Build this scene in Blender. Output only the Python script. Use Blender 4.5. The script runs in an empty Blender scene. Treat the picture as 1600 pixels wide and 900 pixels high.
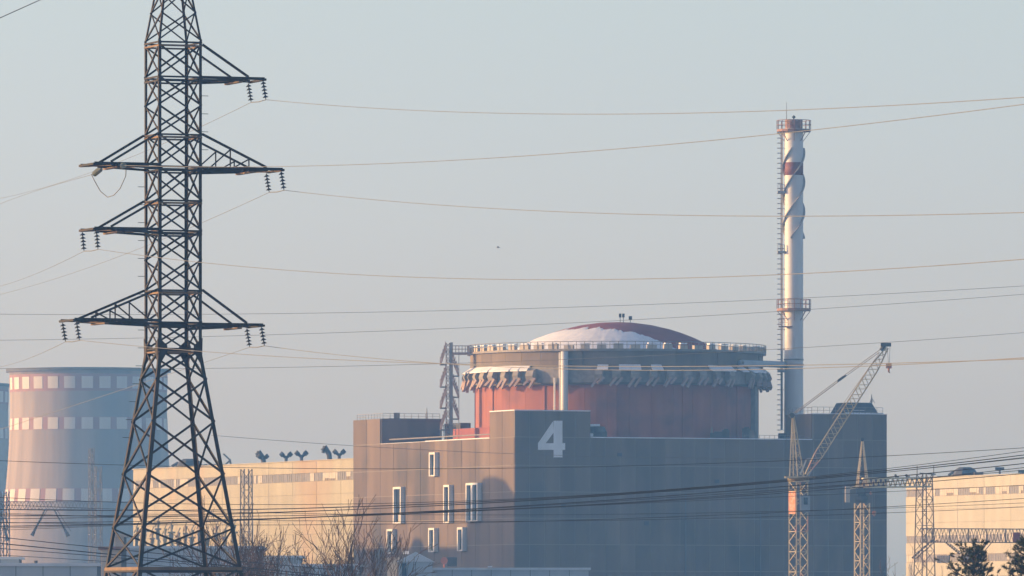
import bpy, math, random
from mathutils import Vector, Matrix
R = math.radians
random.seed(7)
sc = bpy.context.scene
col = sc.collection

# ------------------------------------------------------------------ camera
F = 13440.0      # focal length in photo pixels (1600 wide)
HZ = 985.0       # row of the horizon
HC = 16.0        # camera height
cam_d = bpy.data.cameras.new('camera'); cam = bpy.data.objects.new('camera', cam_d); col.objects.link(cam)
cam.location = (0, 0, HC); cam.rotation_euler = (R(90), 0, 0)
cam_d.sensor_width = 36; cam_d.lens = F/1600*36; cam_d.shift_y = (HZ-450)/1600
cam_d.clip_start = 1; cam_d.clip_end = 20000
sc.camera = cam

# ------------------------------------------------------------------ sky, sun, exposure
SUN_EL, SUN_B = 8.0, 8.0         # elevation; angle behind the picture plane, sun at the left
world = bpy.data.worlds.new('World'); sc.world = world; world.use_nodes = True
wn = world.node_tree; wn.nodes.clear()
wo = wn.nodes.new('ShaderNodeOutputWorld'); bg = wn.nodes.new('ShaderNodeBackground')
sky = wn.nodes.new('ShaderNodeTexSky'); sky.sky_type = 'NISHITA'; sky.sun_disc = False
sky.sun_elevation = R(SUN_EL); sky.sun_rotation = R(-(90-SUN_B))
sky.air_density = 0.57; sky.dust_density = 1.5; sky.ozone_density = 1.05
bg.inputs['Strength'].default_value = 0.15
# slight warm-to-lavender shift of the air toward the horizon, the same all round the compass
tint = wn.nodes.new('ShaderNodeVectorMath'); tint.operation = 'MULTIPLY'
tc = wn.nodes.new('ShaderNodeTexCoord'); sx_ = wn.nodes.new('ShaderNodeSeparateXYZ'); wn.links.new(tc.outputs['Generated'], sx_.inputs[0])
rp = wn.nodes.new('ShaderNodeValToRGB'); wn.links.new(sx_.outputs['Z'], rp.inputs[0])
e_ = rp.color_ramp.elements; e_[0].position = 0.0; e_[0].color = (.89/1.25,.79/1.25,1.19/1.25,1); e_[1].position = .30; e_[1].color = (1.04/1.25,.96/1.25,1.05/1.25,1)
m2 = rp.color_ramp.elements.new(.078); m2.color = (1.165/1.25,1.01/1.25,.97/1.25,1)
ts = wn.nodes.new('ShaderNodeVectorMath'); ts.operation = 'SCALE'; ts.inputs['Scale'].default_value = 1.25; wn.links.new(rp.outputs[0], ts.inputs[0]); wn.links.new(ts.outputs[0], tint.inputs[1])
wn.links.new(sky.outputs[0], tint.inputs[0]); wn.links.new(tint.outputs[0], bg.inputs[0]); wn.links.new(bg.outputs[0], wo.inputs[0])
S = Vector((-math.cos(R(SUN_EL))*math.cos(R(SUN_B)), math.cos(R(SUN_EL))*math.sin(R(SUN_B)), math.sin(R(SUN_EL))))
sun_d = bpy.data.lights.new('sun', 'SUN'); sun = bpy.data.objects.new('sun', sun_d); col.objects.link(sun)
sun_d.energy = 3.3; sun_d.angle = R(0.5); sun_d.color = (1.0, 0.67, 0.34)
sun.rotation_euler = S.to_track_quat('Z', 'Y').to_euler(); sun.location = (-300, 300, 300)
sc.view_settings.view_transform = 'Standard'; sc.view_settings.look = 'None'
sc.view_settings.exposure = 0.78; sc.view_settings.gamma = 1.0
sc.render.engine = 'CYCLES'
sc.cycles.max_bounces = 6; sc.cycles.diffuse_bounces = 3; sc.cycles.volume_bounces = 1
sc.cycles.use_denoising = True; sc.cycles.use_light_tree = False
HAZE_DENSITY = 0.00024

# ------------------------------------------------------------------ helpers
def P(px, py, D):
    "world point seen at photo pixel (px,py) at distance D"
    return Vector(((px-800)*D/F, D, HC+(HZ-py)*D/F))
WORLD = {}
def tag(o, label=None, cat=None, group=None, kind=None):
    if label: o['label'] = label
    if cat: o['category'] = cat
    if group: o['group'] = group
    if kind: o['kind'] = kind
    return o
def empty(name, loc, label=None, cat=None, group=None, kind=None):
    o = bpy.data.objects.new(name, None); col.objects.link(o); o.location = loc
    WORLD[o.name] = Vector(loc); return tag(o, label, cat, group, kind)
class MB:
    def __init__(s): s.v = []; s.f = []; s.m = []; s.cur = 0
    def add(s, vs, fs):
        n = len(s.v); s.v += [Vector(v) for v in vs]
        s.f += [tuple(i+n for i in f) for f in fs]; s.m += [s.cur]*len(fs); return s
    def hexa(s, p):   # p: 4 bottom (ccw) + 4 top
        return s.add(p, [(3,2,1,0),(4,5,6,7),(0,1,5,4),(1,2,6,5),(2,3,7,6),(3,0,4,7)])
    def box(s, a, b):
        x0,y0,z0 = a; x1,y1,z1 = b
        return s.hexa([(x0,y0,z0),(x1,y0,z0),(x1,y1,z0),(x0,y1,z0),(x0,y0,z1),(x1,y0,z1),(x1,y1,z1),(x0,y1,z1)])
    def obox(s, c, ax, ay, az, hx, hy, hz):   # centre, unit axes, half sizes
        c = Vector(c); q = []
        for sz in (-1, 1):
            for sx, sy in ((-1,-1),(1,-1),(1,1),(-1,1)):
                q.append(c+ax*(sx*hx)+ay*(sy*hy)+az*(sz*hz))
        return s.hexa(q)
    def beam(s, a, b, w, h=None):
        a = Vector(a); b = Vector(b); d = b-a; L = d.length
        if L < 1e-6: return s
        d /= L; h = h or w
        up = Vector((0,0,1)) if abs(d.z) < .9 else Vector((.3,1,0)).normalized()
        sx = d.cross(up).normalized(); sy = sx.cross(d)
        return s.obox((a+b)/2, sx, sy, d, w/2, h/2, L/2)
    def angle(s, a, b, w, th, oa=None, ob=None):   # L section from a to b, legs along oa and ob
        a = Vector(a); b = Vector(b); d = (b-a).normalized()
        if oa is None: oa = Vector((1,0,0))
        oa = Vector(oa); oa = (oa-d*oa.dot(d))
        if oa.length < .05: oa = Vector((0,1,0))-d*d.y
        oa.normalize()
        if ob is None: ob = d.cross(oa)
        ob = Vector(ob); ob = (ob-d*ob.dot(d)-oa*ob.dot(oa)).normalized()
        pr = [(0,0),(w,0),(w,th),(th,th),(th,w),(0,w)]
        vs = [a+oa*x+ob*y for x,y in pr]+[b+oa*x+ob*y for x,y in pr]
        fs = [(i,(i+1)%6,(i+1)%6+6,i+6) for i in range(6)]+[(3,2,1,0),(5,4,3,0),(6,7,8,9),(6,9,10,11)]
        return s.add(vs, fs)
    def tube(s, pts, r, n=6, cap=True):
        pts = [Vector(p) for p in pts]; N = len(pts)
        rs = r if isinstance(r, (list,tuple)) else [r]*N
        vs = []; prev = None
        for i,p in enumerate(pts):
            d = (pts[min(i+1,N-1)]-pts[max(i-1,0)])
            if d.length < 1e-9: d = Vector((0,0,1))
            d.normalize()
            if prev is None:
                up = Vector((0,0,1)) if abs(d.z) < .9 else Vector((1,0,0))
                sx = d.cross(up).normalized()
            else:
                sx = (prev-d*prev.dot(d)).normalized()
            prev = sx; sy = d.cross(sx)
            for k in range(n):
                a = 2*math.pi*k/n; vs.append(p+sx*math.cos(a)*rs[i]+sy*math.sin(a)*rs[i])
        fs = []
        for i in range(N-1):
            for k in range(n):
                k2 = (k+1)%n; fs.append((i*n+k, i*n+k2, (i+1)*n+k2, (i+1)*n+k))
        if cap: fs += [tuple(range(n-1,-1,-1)), tuple((N-1)*n+k for k in range(n))]
        return s.add(vs, fs)
    def lathe(s, c, prof, n=48, a0=0, a1=2*math.pi, closed_prof=False):
        full = abs(a1-a0-2*math.pi) < 1e-6; M = n if full else n+1; vs = []
        for k in range(M):
            a = a0+(a1-a0)*k/n
            for r,z in prof: vs.append((c[0]+r*math.cos(a), c[1]+r*math.sin(a), c[2]+z))
        m = len(prof); fs = []
        for k in range(n):
            k2 = (k+1)%M if full else k+1
            for j in range(m if closed_prof else m-1):
                j2 = (j+1)%m; fs.append((k*m+j, k2*m+j, k2*m+j2, k*m+j2))
        if closed_prof and not full:
            fs += [tuple(range(m)), tuple((M-1)*m+j for j in range(m-1,-1,-1))]
        return s.add(vs, fs)
    def mesh(s, name, mats, org=(0,0,0), smooth=False):
        me = bpy.data.meshes.new(name); o = Vector(org)
        me.from_pydata([tuple(v-o) for v in s.v], [], s.f)
        for m in (mats if isinstance(mats, (list,tuple)) else [mats]): me.materials.append(m)
        if any(s.m): me.polygons.foreach_set('material_index', s.m)
        if smooth: me.polygons.foreach_set('use_smooth', [True]*len(me.polygons))
        me.update(); return me
    def build(s, name, mats, parent=None, smooth=False, org=None):
        if org is None:
            n = len(s.v); xs = [v.x for v in s.v]; ys = [v.y for v in s.v]; zs = [v.z for v in s.v]
            org = Vector(((min(xs)+max(xs))/2, (min(ys)+max(ys))/2, min(zs)))
        org = Vector(org)
        ob_ = bpy.data.objects.new(name, s.mesh(name, mats, org, smooth)); col.objects.link(ob_)
        WORLD[ob_.name] = org
        if parent is not None:
            ob_.parent = parent; ob_.location = org-WORLD[parent.name]
        else: ob_.location = org
        return ob_
def inst(name, me, parent, wloc, rz=0.0, scale=(1,1,1)):
    o = bpy.data.objects.new(name, me); col.objects.link(o); o.parent = parent
    WORLD[o.name] = Vector(wloc); o.location = Vector(wloc)-WORLD[parent.name]
    o.rotation_euler = (0,0,rz); o.scale = scale; return o
def srgb(r, g, b):
    f = lambda c: ((c/255+.055)/1.055)**2.4 if c > 10.3 else c/255/12.92
    return (f(r), f(g), f(b), 1)

def mat(name, c1, c2=None, scale=.3, stretch=(1,1,1), rough=.85, var=0.0, metal=0.0, detail=4, lo=.35, hi=.65, c3=None, s3=.05, t3=(.5,.62), stretch3=(1,1,1), bump=0, spec=.3):
    m = bpy.data.materials.new(name); m.use_nodes = True; nt = m.node_tree; N = nt.nodes; L = nt.links
    b = N['Principled BSDF']; b.inputs['Roughness'].default_value = rough; b.inputs['Metallic'].default_value = metal
    b.inputs['Specular IOR Level'].default_value = spec
    c1 = tuple(c1)+(1,) if len(c1) == 3 else c1
    if c2 is None and not var and c3 is None:
        b.inputs['Base Color'].default_value = c1; return m
    geo = N.new('ShaderNodeNewGeometry'); last = None
    def noise(sc_, st, lo_, hi_, det):
        vm = N.new('ShaderNodeVectorMath'); vm.operation = 'MULTIPLY'; vm.inputs[1].default_value = st
        L.new(geo.outputs['Position'], vm.inputs[0])
        nz = N.new('ShaderNodeTexNoise'); nz.inputs['Scale'].default_value = sc_; nz.inputs['Detail'].default_value = det
        L.new(vm.outputs[0], nz.inputs['Vector'])
        mr = N.new('ShaderNodeMapRange'); mr.inputs['From Min'].default_value = lo_; mr.inputs['From Max'].default_value = hi_
        L.new(nz.outputs['Fac'], mr.inputs['Value']); return nz, mr
    mix = N.new('ShaderNodeMix'); mix.data_type = 'RGBA'
    mix.inputs['A'].default_value = c1; mix.inputs['B'].default_value = (tuple(c2)+(1,) if c2 and len(c2) == 3 else (c2 or c1))
    nz, mr = noise(scale, stretch, lo, hi, detail); L.new(mr.outputs[0], mix.inputs['Factor']); last = mix.outputs['Result']
    if c3 is not None:
        mx = N.new('ShaderNodeMix'); mx.data_type = 'RGBA'; mx.inputs['B'].default_value = tuple(c3)+(1,) if len(c3) == 3 else c3
        nz3, mr3 = noise(s3, stretch3, t3[0], t3[1], 5); L.new(mr3.outputs[0], mx.inputs['Factor']); L.new(last, mx.inputs['A']); last = mx.outputs['Result']
    if var:
        oi = N.new('ShaderNodeObjectInfo'); mr2 = N.new('ShaderNodeMapRange')
        mr2.inputs['To Min'].default_value = 1-var; mr2.inputs['To Max'].default_value = 1+var
        L.new(oi.outputs['Random'], mr2.inputs['Value'])
        vm = N.new('ShaderNodeVectorMath'); vm.operation = 'SCALE'; L.new(last, vm.inputs[0]); L.new(mr2.outputs[0], vm.inputs['Scale']); last = vm.outputs[0]
    L.new(last, b.inputs['Base Color'])
    if bump:
        bp = N.new('ShaderNodeBump'); bp.inputs['Strength'].default_value = bump; bp.inputs['Distance'].default_value = .05
        L.new(nz.outputs['Fac'], bp.inputs['Height']); L.new(bp.outputs[0], b.inputs['Normal'])
    return m
ST = (1,1,.08)    # vertical streaks
M = dict(
 concrete = mat('wall_concrete', (.138,.102,.074), (.195,.145,.102), .38, (1,1,.05), var=.13, lo=.3, hi=.7, c3=(.085,.072,.058), s3=.12, t3=(.52,.72), stretch3=(1,1,.5), bump=.3),
 joint = mat('joint_mortar', (.24,.215,.18)),
 drum_up = mat('drum_concrete', (.17,.135,.10), (.21,.17,.13), .6, ST, var=.08, c3=(.13,.11,.095), s3=.2, t3=(.5,.7)),
 drum_red = mat('drum_red_paint', (.29,.10,.066), (.37,.145,.10), .6, ST, var=.05, c3=(.21,.095,.08), s3=.17, t3=(.48,.66)),
 dome_red = mat('dome_red_paint', (.24,.062,.052), (.31,.09,.07), .3, (1,1,1), rough=.7),
 snow = mat('snow', (.82,.83,.86), (.72,.74,.78), .8, rough=.9),
 white = mat('white_paint', (.74,.74,.72), (.62,.61,.58), 1.5, ST, var=.04, rough=.6),
 numeral = mat('numeral_paint', (.84,.85,.85), (.74,.75,.75), .8, (1,1,.3), rough=.7),
 pane = mat('dark_glass', (.015,.018,.02), (.03,.033,.036), 1.2, rough=.25, spec=.2),
 hall = mat('hall_panel', (.335,.31,.225), (.385,.36,.265), .35, (1,1,.3), var=.04, c3=(.37,.225,.125), s3=.035, t3=(.50,.72), stretch3=(1,1,.4)),
 hall_pale = mat('pale_hall_panel', (.37,.36,.285), (.42,.41,.335), .35, (1,1,.3), var=.03, c3=(.34,.27,.19), s3=.03, t3=(.58,.8), stretch3=(1,1,.4)),
 hall_joint = mat('hall_joint', (.22,.18,.13)),
 hall_glass = mat('strip_glass', (.20,.19,.18), (.15,.145,.14), 1.0, rough=.4),
 hall_glass_white = mat('strip_glass_pale', (.46,.43,.35), (.38,.35,.28), 1.0, rough=.5),
 roof = mat('roof_felt', (.12,.12,.125), (.17,.17,.175), .4),
 dark = mat('dark_steel', (.06,.06,.062), (.09,.088,.085), 1, rough=.7),
 steel = mat('grey_steel', (.27,.25,.23), (.20,.18,.165), 1.5, rough=.6),
 rustpost = mat('stair_steel', (.42,.32,.28), (.34,.25,.22), 1.2, rough=.7),
 pylon = mat('pylon_steel', (.032,.029,.024), (.060,.040,.026), .9, rough=.75, c3=(.03,.034,.03), s3=.5, t3=(.5,.7)),
 pylon_lit = mat('pylon_lit_steel', (.15,.10,.065), (.26,.17,.09), .8, rough=.75),  # orange sunlight on the horizontals put into a lighter steel colour
 insul = mat('insulator_glass', (.05,.055,.06), (.09,.10,.10), 3, rough=.3),
 insul_pale = mat('insulator_pale_glass', (.30,.32,.24), (.40,.40,.30), 3, rough=.25),
 wire = mat('conductor_aluminium', (.20,.205,.21), (.17,.175,.18), .5, rough=.6),
 cable = mat('dark_cable', (.028,.028,.03), (.04,.04,.042), .5, rough=.6),
 chim = mat('chimney_white_paint', (.70,.69,.66), (.60,.58,.55), .6, ST, rough=.6, c3=(.45,.40,.36), s3=.35, t3=(.6,.75), stretch3=(1,1,.3)),
 chim_red = mat('chimney_red_paint', (.22,.085,.08), (.19,.075,.07), 1, rough=.7),
 strake = mat('strake_steel', (.40,.38,.36), (.33,.31,.29), 1),
 rusty = mat('rusty_platform', (.33,.19,.14), (.24,.15,.12), 1.5),
 ct = mat('tower_concrete', (.24,.205,.185), (.33,.285,.255), .3, (1,1,.04), c3=(.20,.19,.195), s3=.06, t3=(.5,.7), stretch3=(1,1,.4)),
 ct_red = mat('tower_red_paint', (.27,.155,.15), (.31,.18,.17), .3, ST),
 ct_white = mat('tower_white_paint', (.58,.56,.53), (.50,.48,.46), .3, ST, var=.04),
 crane = mat('crane_paint', (.52,.43,.24), (.38,.31,.18), .9, rough=.6, c3=(.46,.24,.15), s3=.25, t3=(.60,.68)),
 crane_orange = mat('crane_orange_paint', (.58,.20,.08), (.46,.34,.24), 2.2, lo=.45, hi=.6),
 crane_pale = mat('crane_pale_paint', (.76,.62,.36), (.62,.50,.30), 1),
 crane_blue = mat('cab_grey_paint', (.30,.33,.36), (.25,.28,.30), 1),
 shed = mat('shed_metal', (.36,.42,.46), (.42,.48,.52), .4, ST, rough=.6),
 shed_roof = mat('frosted_roof', (.52,.58,.62), (.62,.66,.70), .4),
 beige = mat('beige_render', (.52,.46,.38), (.45,.40,.33), .5, ST),
 bark = mat('bark', (.06,.042,.032), (.09,.06,.042), 2),
 twig = mat('twig_bark', (.085,.055,.038), (.12,.078,.05), 2),
 needle = mat('pine_needles', (.022,.038,.018), (.04,.055,.025), 1.5, rough=.7),
 ground = mat('ground_soil', (.16,.14,.11), (.24,.23,.22), .02, c3=(.7,.7,.72), s3=.008, t3=(.55,.65)),
 truss = mat('gantry_galvanised', (.17,.155,.14), (.12,.11,.10), 1),
 anchor = mat('anchor_concrete', (.34,.31,.27), (.24,.22,.20), .9),
 orange = mat('faded_orange_paint', (.55,.20,.12), (.48,.18,.10), 1),
 gull = mat('bird_feathers', (.35,.35,.36), (.45,.45,.46), 5),
)
CUBE = MB().box((-.5,-.5,-.5),(.5,.5,.5))
def cube_mesh(m): return CUBE.mesh('panel', m)

# ------------------------------------------------------------------ ground
def ground_z(y, x=0):
    t = max(0, min(1, (y-150)/850)); t = t*t*(3-2*t)
    return 14*(1-t)
g = MB(); NX, NY = 40, 90
ys = [-600+i*20 for i in range(90)]+[1200+i*500 for i in range(11)]
xs = [-3000+i*150 for i in range(41)]
vs = [(x, y, ground_z(y)+(.5*math.sin(x*.013)*math.sin(y*.011) if y < 900 and y > 60 else 0)*.6) for y in ys for x in xs]
nx = len(xs)
g.add(vs, [(j*nx+i, j*nx+i+1, (j+1)*nx+i+1, (j+1)*nx+i) for j in range(len(ys)-1) for i in range(nx-1)])
tag(g.build('ground', M['ground'], smooth=True, org=(0,0,0)), kind='structure')

# ------------------------------------------------------------------ reactor building
C0 = Vector((.417, 1400, 0)); th = R(23)
U = Vector((math.cos(th), math.sin(th), 0)); V = Vector((-math.sin(th), math.cos(th), 0)); Z = Vector((0,0,1))
def W(s, t, z): return C0+U*s+V*t+Z*z
def wbox(mb, s0, s1, t0, t1, z0, z1):
    return mb.hexa([W(s0,t0,z0),W(s1,t0,z0),W(s1,t1,z0),W(s0,t1,z0),W(s0,t0,z1),W(s1,t0,z1),W(s1,t1,z1),W(s0,t1,z1)])
LS, LT = 67.1, 70.25
ZR, ZB = 47.5, 51.8
rb = empty('reactor_building', W(LS/2,LT/2,0), 'massive concrete reactor building with a big white 4, red drum and shallow dome', 'reactor building')
CB = 13.5; TB = 10.4
core = MB(); wbox(core, .16, LS-.02, .045, 1.4, 0, ZR-.06); wbox(core, .045, CB-.02, 1.4, TB, ZR-.05, ZB-.05); wbox(core, .045, CB-.02, .045, 1.4, ZR-.06, ZB-.05)
wbox(core, 53.6, LS-.02, .045, TB, ZR-.05, ZB-.05)
front = core.build('front_wall', M['joint'], rb)
core = MB(); wbox(core, .045, 1.4, 1.41, LT, 0, ZR-.06)
wbox(core, .045, 11.2, 58.1, LT-.02, ZR-.05, ZB-.05)
left = core.build('left_wall', M['joint'], rb)
b = MB(); wbox(b, LS-1.4, LS, 1.41, LT, 0, ZR-.3); b.build('right_wall', M['concrete'], rb)
b = MB(); wbox(b, 1.41, LS-1.41, LT-1.4, LT-.01, 0, ZR-.3); b.build('rear_wall', M['concrete'], rb)
b = MB(); wbox(b, 1.41, LS-1.41, 1.41, LT-1.41, 45.6, 46.3); roof = b.build('roof', M['roof'], rb)
zrows = [ZB, ZR, 42.9, 38.6, 34.3, 30.0, 25.7, 21.4]
pm = cube_mesh(M['concrete']); GAP = .11
random.seed(3)
def panel(parent, s0, s1, t0, t1, z0, z1):
    c = W((s0+s1)/2, (t0+t1)/2, (z0+z1)/2)
    inst('wall_panel', pm, parent, c, th, (abs(s1-s0), abs(t1-t0), z1-z0))
cw = LS/25
for r in range(len(zrows)-1):
    z1, z0 = zrows[r]-GAP/2, zrows[r+1]+GAP/2
    for c in range(25):
        s0, s1 = c*cw, (c+1)*cw
        if r == 0 and 5 <= c < 20: continue
        j = random.uniform(-.015,.015)
        panel(front, s0+GAP/2, s1-GAP/2, j, .2, z0, z1)
tcols = [.22, 5.2, 10.4]+[10.4+5.96*k for k in range(1,9)]+[64.2, LT]
for r in range(len(zrows)-1):
    z1, z0 = zrows[r]-GAP/2, zrows[r+1]+GAP/2
    for c in range(len(tcols)-1):
        t0, t1 = tcols[c], tcols[c+1]
        if r == 0 and 2 <= c < len(tcols)-3: continue
        j = random.uniform(-.015,.015)
        panel(left, j, .2, t0+GAP/2, t1-GAP/2, z0, z1)
b = MB(); wbox(b, .05, LS, .05, .19, 0, 21.35); b.build('lower_wall_cladding', M['concrete'], front)
b = MB(); wbox(b, .04, .19, .2, LT, 0, 21.35); b.build('lower_wall_cladding', M['concrete'], left)
# dark side of rear block and block of the roof behind the left parapet
b = MB(); wbox(b, .22, 11.2, 57.9, 58.09, ZR-.05, ZB); b.build('block_side', M['concrete'], left)
b = MB(); wbox(b, 1.5, 11.2, 58.1, 69.9, ZB-.04, ZB+.06); b.build('block_roof', M['roof'], left)
for s0_ in (CB-.2, 53.4): b = MB(); wbox(b, s0_, s0_+.2, .3, TB, ZR-.05, ZB); b.build('block_side', M['concrete'], front)
def fs(px): return (1400*(px-800)-5605)/(12371-.3907*(px-800))
for px, zt_, w_ in ((1071,38.5,.22),(1188,35.5,.16)):  # raised dark wall strips; the first is a vertical expansion joint
    s_ = fs(px); b = MB(); wbox(b, s_-w_/2, s_+w_/2, -.12, .06, 2, zt_); b.build('wall_strip', M['roof'], front)
for px, z0_, z1_ in ((968,44.5,45.0),(1120,40.2,40.8),(880,36.0,36.6),(1010,33.2,33.9)):
    s_ = fs(px); b = MB(); wbox(b, s_-.4, s_+.4, -.10, .06, z0_, z1_); b.build('wall_grille', M['dark'], front)
# white snow and metal coping along the parapets
b = MB()
wbox(b, CB+.02, 53.4, -.06, .5, ZR-.03, ZR+.12); wbox(b, -.06, CB, -.06, .5, ZB-.02, ZB+.14); wbox(b, 53.4, LS, -.06, .5, ZB-.02, ZB+.07)
b.build('snow_coping', M['snow'], front)
b = MB()
wbox(b, -.06, .5, TB+.02, 38, ZR-.03, ZR+.12); wbox(b, -.06, .5, .52, TB, ZB-.02, ZB+.14); wbox(b, -.05, .45, 38.1, 57.9, ZR-.03, ZR+.03)
b.build('snow_coping', M['snow'], left)
# tall framed windows
def lw(px, py):    # pixel -> (t, z) on the left wall
    q = px-800; t = (5605-1400*q)/(5251+.9205*q); return t, HC+(HZ-py)*(1400+.9205*t)/F
def window(x0, x1, y0, y1, double=False, dp=.75):
    sh = dp*.9205*9.4
    t1, z1 = lw(x0+sh, y0); t0, z0 = lw(x1, y1)
    z1 = lw((x0+x1)/2, y0)[1]; z0 = lw((x0+x1)/2, y1)[1]
    fw = .36
    f = MB(); wbox(f, -dp, -.001, t0, t0+fw, z0, z1); wbox(f, -dp, -.001, t1-fw, t1, z0, z1)
    wbox(f, -dp, -.001, t0+fw, t1-fw, z1-.35, z1); wbox(f, -dp+.1, -.001, t0+fw, t1-fw, z0, z0+.2)
    if double: wbox(f, -dp, -.001, (t0+t1)/2-.35, (t0+t1)/2+.35, z0+.2, z1-.35)
    c = W(-dp/2, (t0+t1)/2, z0)
    p_ = f.build('window', M['white'], rb)
    g_ = MB()
    if double:
        wbox(g_, -.30, -.28, t0+fw, (t0+t1)/2-.35, z0+.2, z1-.35); wbox(g_, -.30, -.28, (t0+t1)/2+.35, t1-fw, z0+.2, z1-.35)
    else: wbox(g_, -.30, -.28, t0+fw, t1-fw, z0+.2, z1-.35)
    g_.build('pane', M['pane'], p_)
    if y1-y0 > 30 and not double:
        g_ = MB(); wbox(g_, -.36, -.31, t0+fw, t0+fw+(t1-t0-2*fw)*.6, z0+.2, z0+1.6); g_.build('lower_pane', M['beige'], p_)
for w_ in ((670,685.5,707,744.4),(613.7,632.4,761,818),(692.4,708,757.8,817),(603.8,619.3,826.8,865),(669,684.6,825,862.6),(714,729,824,861)): window(*w_)
window(727.5, 752.4, 754.7, 815.3, True)
# the 4
def fw_(px, py):    # pixel -> (s, z) on the front wall
    q = px-800; s = (1400*q-5605)/(12371-.3907*q); return s, HC+(HZ-py)*(1400+.3907*s)/F
def zp(X, Y): return fw_(660+X/3.75, 480+Y/3.75)
quads = [[(768,665),(820,665),(820,880),(768,880)], [(677,797),(768,797),(768,836),(677,836)], [(820,797),(836,797),(836,836),(820,836)], [(765,668),(768,735),(722,797),(677,797)], [(768,665),(768,735),(765,668)]]
n4 = MB()
for q in quads[:4]:
    pts = [zp(*p) for p in q]
    n4.hexa([W(s,-.02,z) for s,z in pts]+[W(s,-.06,z) for s,z in pts])
tag(n4.build('numeral', M['numeral'], rb), label='big white painted figure 4 on the dark front wall')
# containment drum
CC = W(33.5, 35, 0); RL, RU = 23.7, 24.6
b = MB(); b.lathe(CC, [(RL-.25,46.3),(RL-.25,56.7),(RU-.25,56.7),(RU-.25,62.2)], 96); drum = b.build('containment_drum', M['joint'], rb, smooth=False)
NS = 40; da = 2*math.pi/NS
seg = MB().lathe((0,0,0), [(RL-.2,0),(RL,0),(RL,10.35),(RL-.2,10.35)], 4, -da/2+.0007, da/2-.0007, True).mesh('drum_panel', M['drum_red'])
seg2 = MB().lathe((0,0,0), [(RU-.2,0),(RU,0),(RU,5.4),(RU-.2,5.4)], 4, -da/2+.0007, da/2-.0007, True).mesh('drum_panel', M['drum_up'])
for k in range(NS):
    inst('drum_panel', seg, drum, CC+Z*46.32, k*da); inst('drum_panel', seg2, drum, CC+Z*56.75, k*da)
def ring(mb, a0, a1, r0, r1, z0, z1, n=None):
    mb.lathe(CC, [(r0,z0),(r1,z0),(r1,z1),(r0,z1)], n or max(2,int((a1-a0)/.06)), a0, a1, True)
def pol(deg, r, z):   # angle measured from the camera side, + to the right
    a = R(deg); return CC+Vector((math.sin(a)*r, -math.cos(a)*r, z))
def radbox(mb, deg, r0, r1, hw, z0, z1, z0b=None, z1b=None):
    a = R(deg); n = Vector((math.sin(a),-math.cos(a),0)); t = Vector((math.cos(a),math.sin(a),0))
    z0b = z0 if z0b is None else z0b; z1b = z1 if z1b is None else z1b
    q = [CC+n*r0-t*hw+Z*z0, CC+n*r1-t*hw+Z*z0b, CC+n*r1+t*hw+Z*z0b, CC+n*r0+t*hw+Z*z0,
         CC+n*r0-t*hw+Z*z1, CC+n*r1-t*hw+Z*z1b, CC+n*r1+t*hw+Z*z1b, CC+n*r0+t*hw+Z*z1]
    return mb.hexa(q)
for k in range(12):
    radbox(MB(), -2+30*k, RL-.1, RL+.16, .55, 46.4, 56.6).build('pilaster', M['drum_red'], drum)
for dg in (-16, 76, 44):
    radbox(MB(), dg, RU-.1, RU+.18, .9, 56.8, 62.1).build('pilaster', M['drum_up'], drum)
# right-hand pale pier
b = MB(); radbox(b, 73, RL-.1, RL+.7, .95, 46.4, 57.2); b.build('pier', M['steel'], drum)
# anchor housings: a saw-toothed ring with snow on top
random.seed(5)
anchor_ring = MB(); ring(anchor_ring, 0, 2*math.pi, RU-.1, RU+.25, 57.0, 59.6, 90)
ar = anchor_ring.build('anchor_ring', M['steel'], rb)
STEP = 360/53
for k in range(53):
    dg = -88.5+k*STEP
    n_ = (dg+180) % 360-180
    gap = -34 < n_ < -9
    if gap or (n_ > 0 and random.random() < .16): continue
    a = R(n_); nrm = Vector((math.sin(a),-math.cos(a),0)); tg = Vector((math.cos(a),math.sin(a),0))
    hb = MB(); c = CC
    # housing: hexagonal side outline, pushed out
    j1, j2, j3 = random.uniform(-.15,.25), random.uniform(-.2,.2), random.uniform(.35,.75)
    prof = [(RU+.1,59.4),(RU+1.0+j1,59.0),(RU+1.35+j1,58.3+j2),(RU+1.05,57.5+j2),(RU+.1,57.0)]
    q = [c+nrm*r-tg*(.2+j3)+Z*z for r,z in prof]+[c+nrm*r+tg*.5+Z*z for r,z in prof]
    m_ = len(prof); fs = [(i,(i+1)%m_,(i+1)%m_+m_,i+m_) for i in range(m_)]+[tuple(range(m_-1,-1,-1)), tuple(range(m_,2*m_))]
    hb.add(q, fs); hb.build('anchor_box', M['anchor'], ar)
    fb = MB()
    for o_ in (-.75, .25):
        lw_ = random.uniform(.28,.55); dn = random.uniform(-.3,.35)
        fb.beam(c+nrm*(RU+1.0)+tg*(o_+.5)+Z*57.8, c+nrm*(RU+1.25+dn*.4)+tg*(o_-.6)+Z*(56.45+dn), lw_, .38)
    fb.build('bracket', M['rustpost'], ar)
for a0, a1 in ((-99,-36),(-8,95)):
    sn = MB(); n = int((a1-a0)/4)
    for i in range(n):
        if a0 > -20 and random.random() < .38: continue
        d0 = a0+(a1-a0)*i/n; d1 = a0+(a1-a0)*(i+1)/n; o0 = 1.25+.15*math.sin(i*1.7); 
        p = [pol(d0,RU+.05,59.45),pol(d1,RU+.05,59.45),pol(d1,RU+o0,58.95),pol(d0,RU+o0,58.95)]
        sn.hexa([p[3],p[2],p[1],p[0]]+[p[3]+Z*.2,p[2]+Z*.2,p[1]+Z*.5,p[0]+Z*.5])
    sn.build('snow_canopy', M['snow'], ar)
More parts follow.
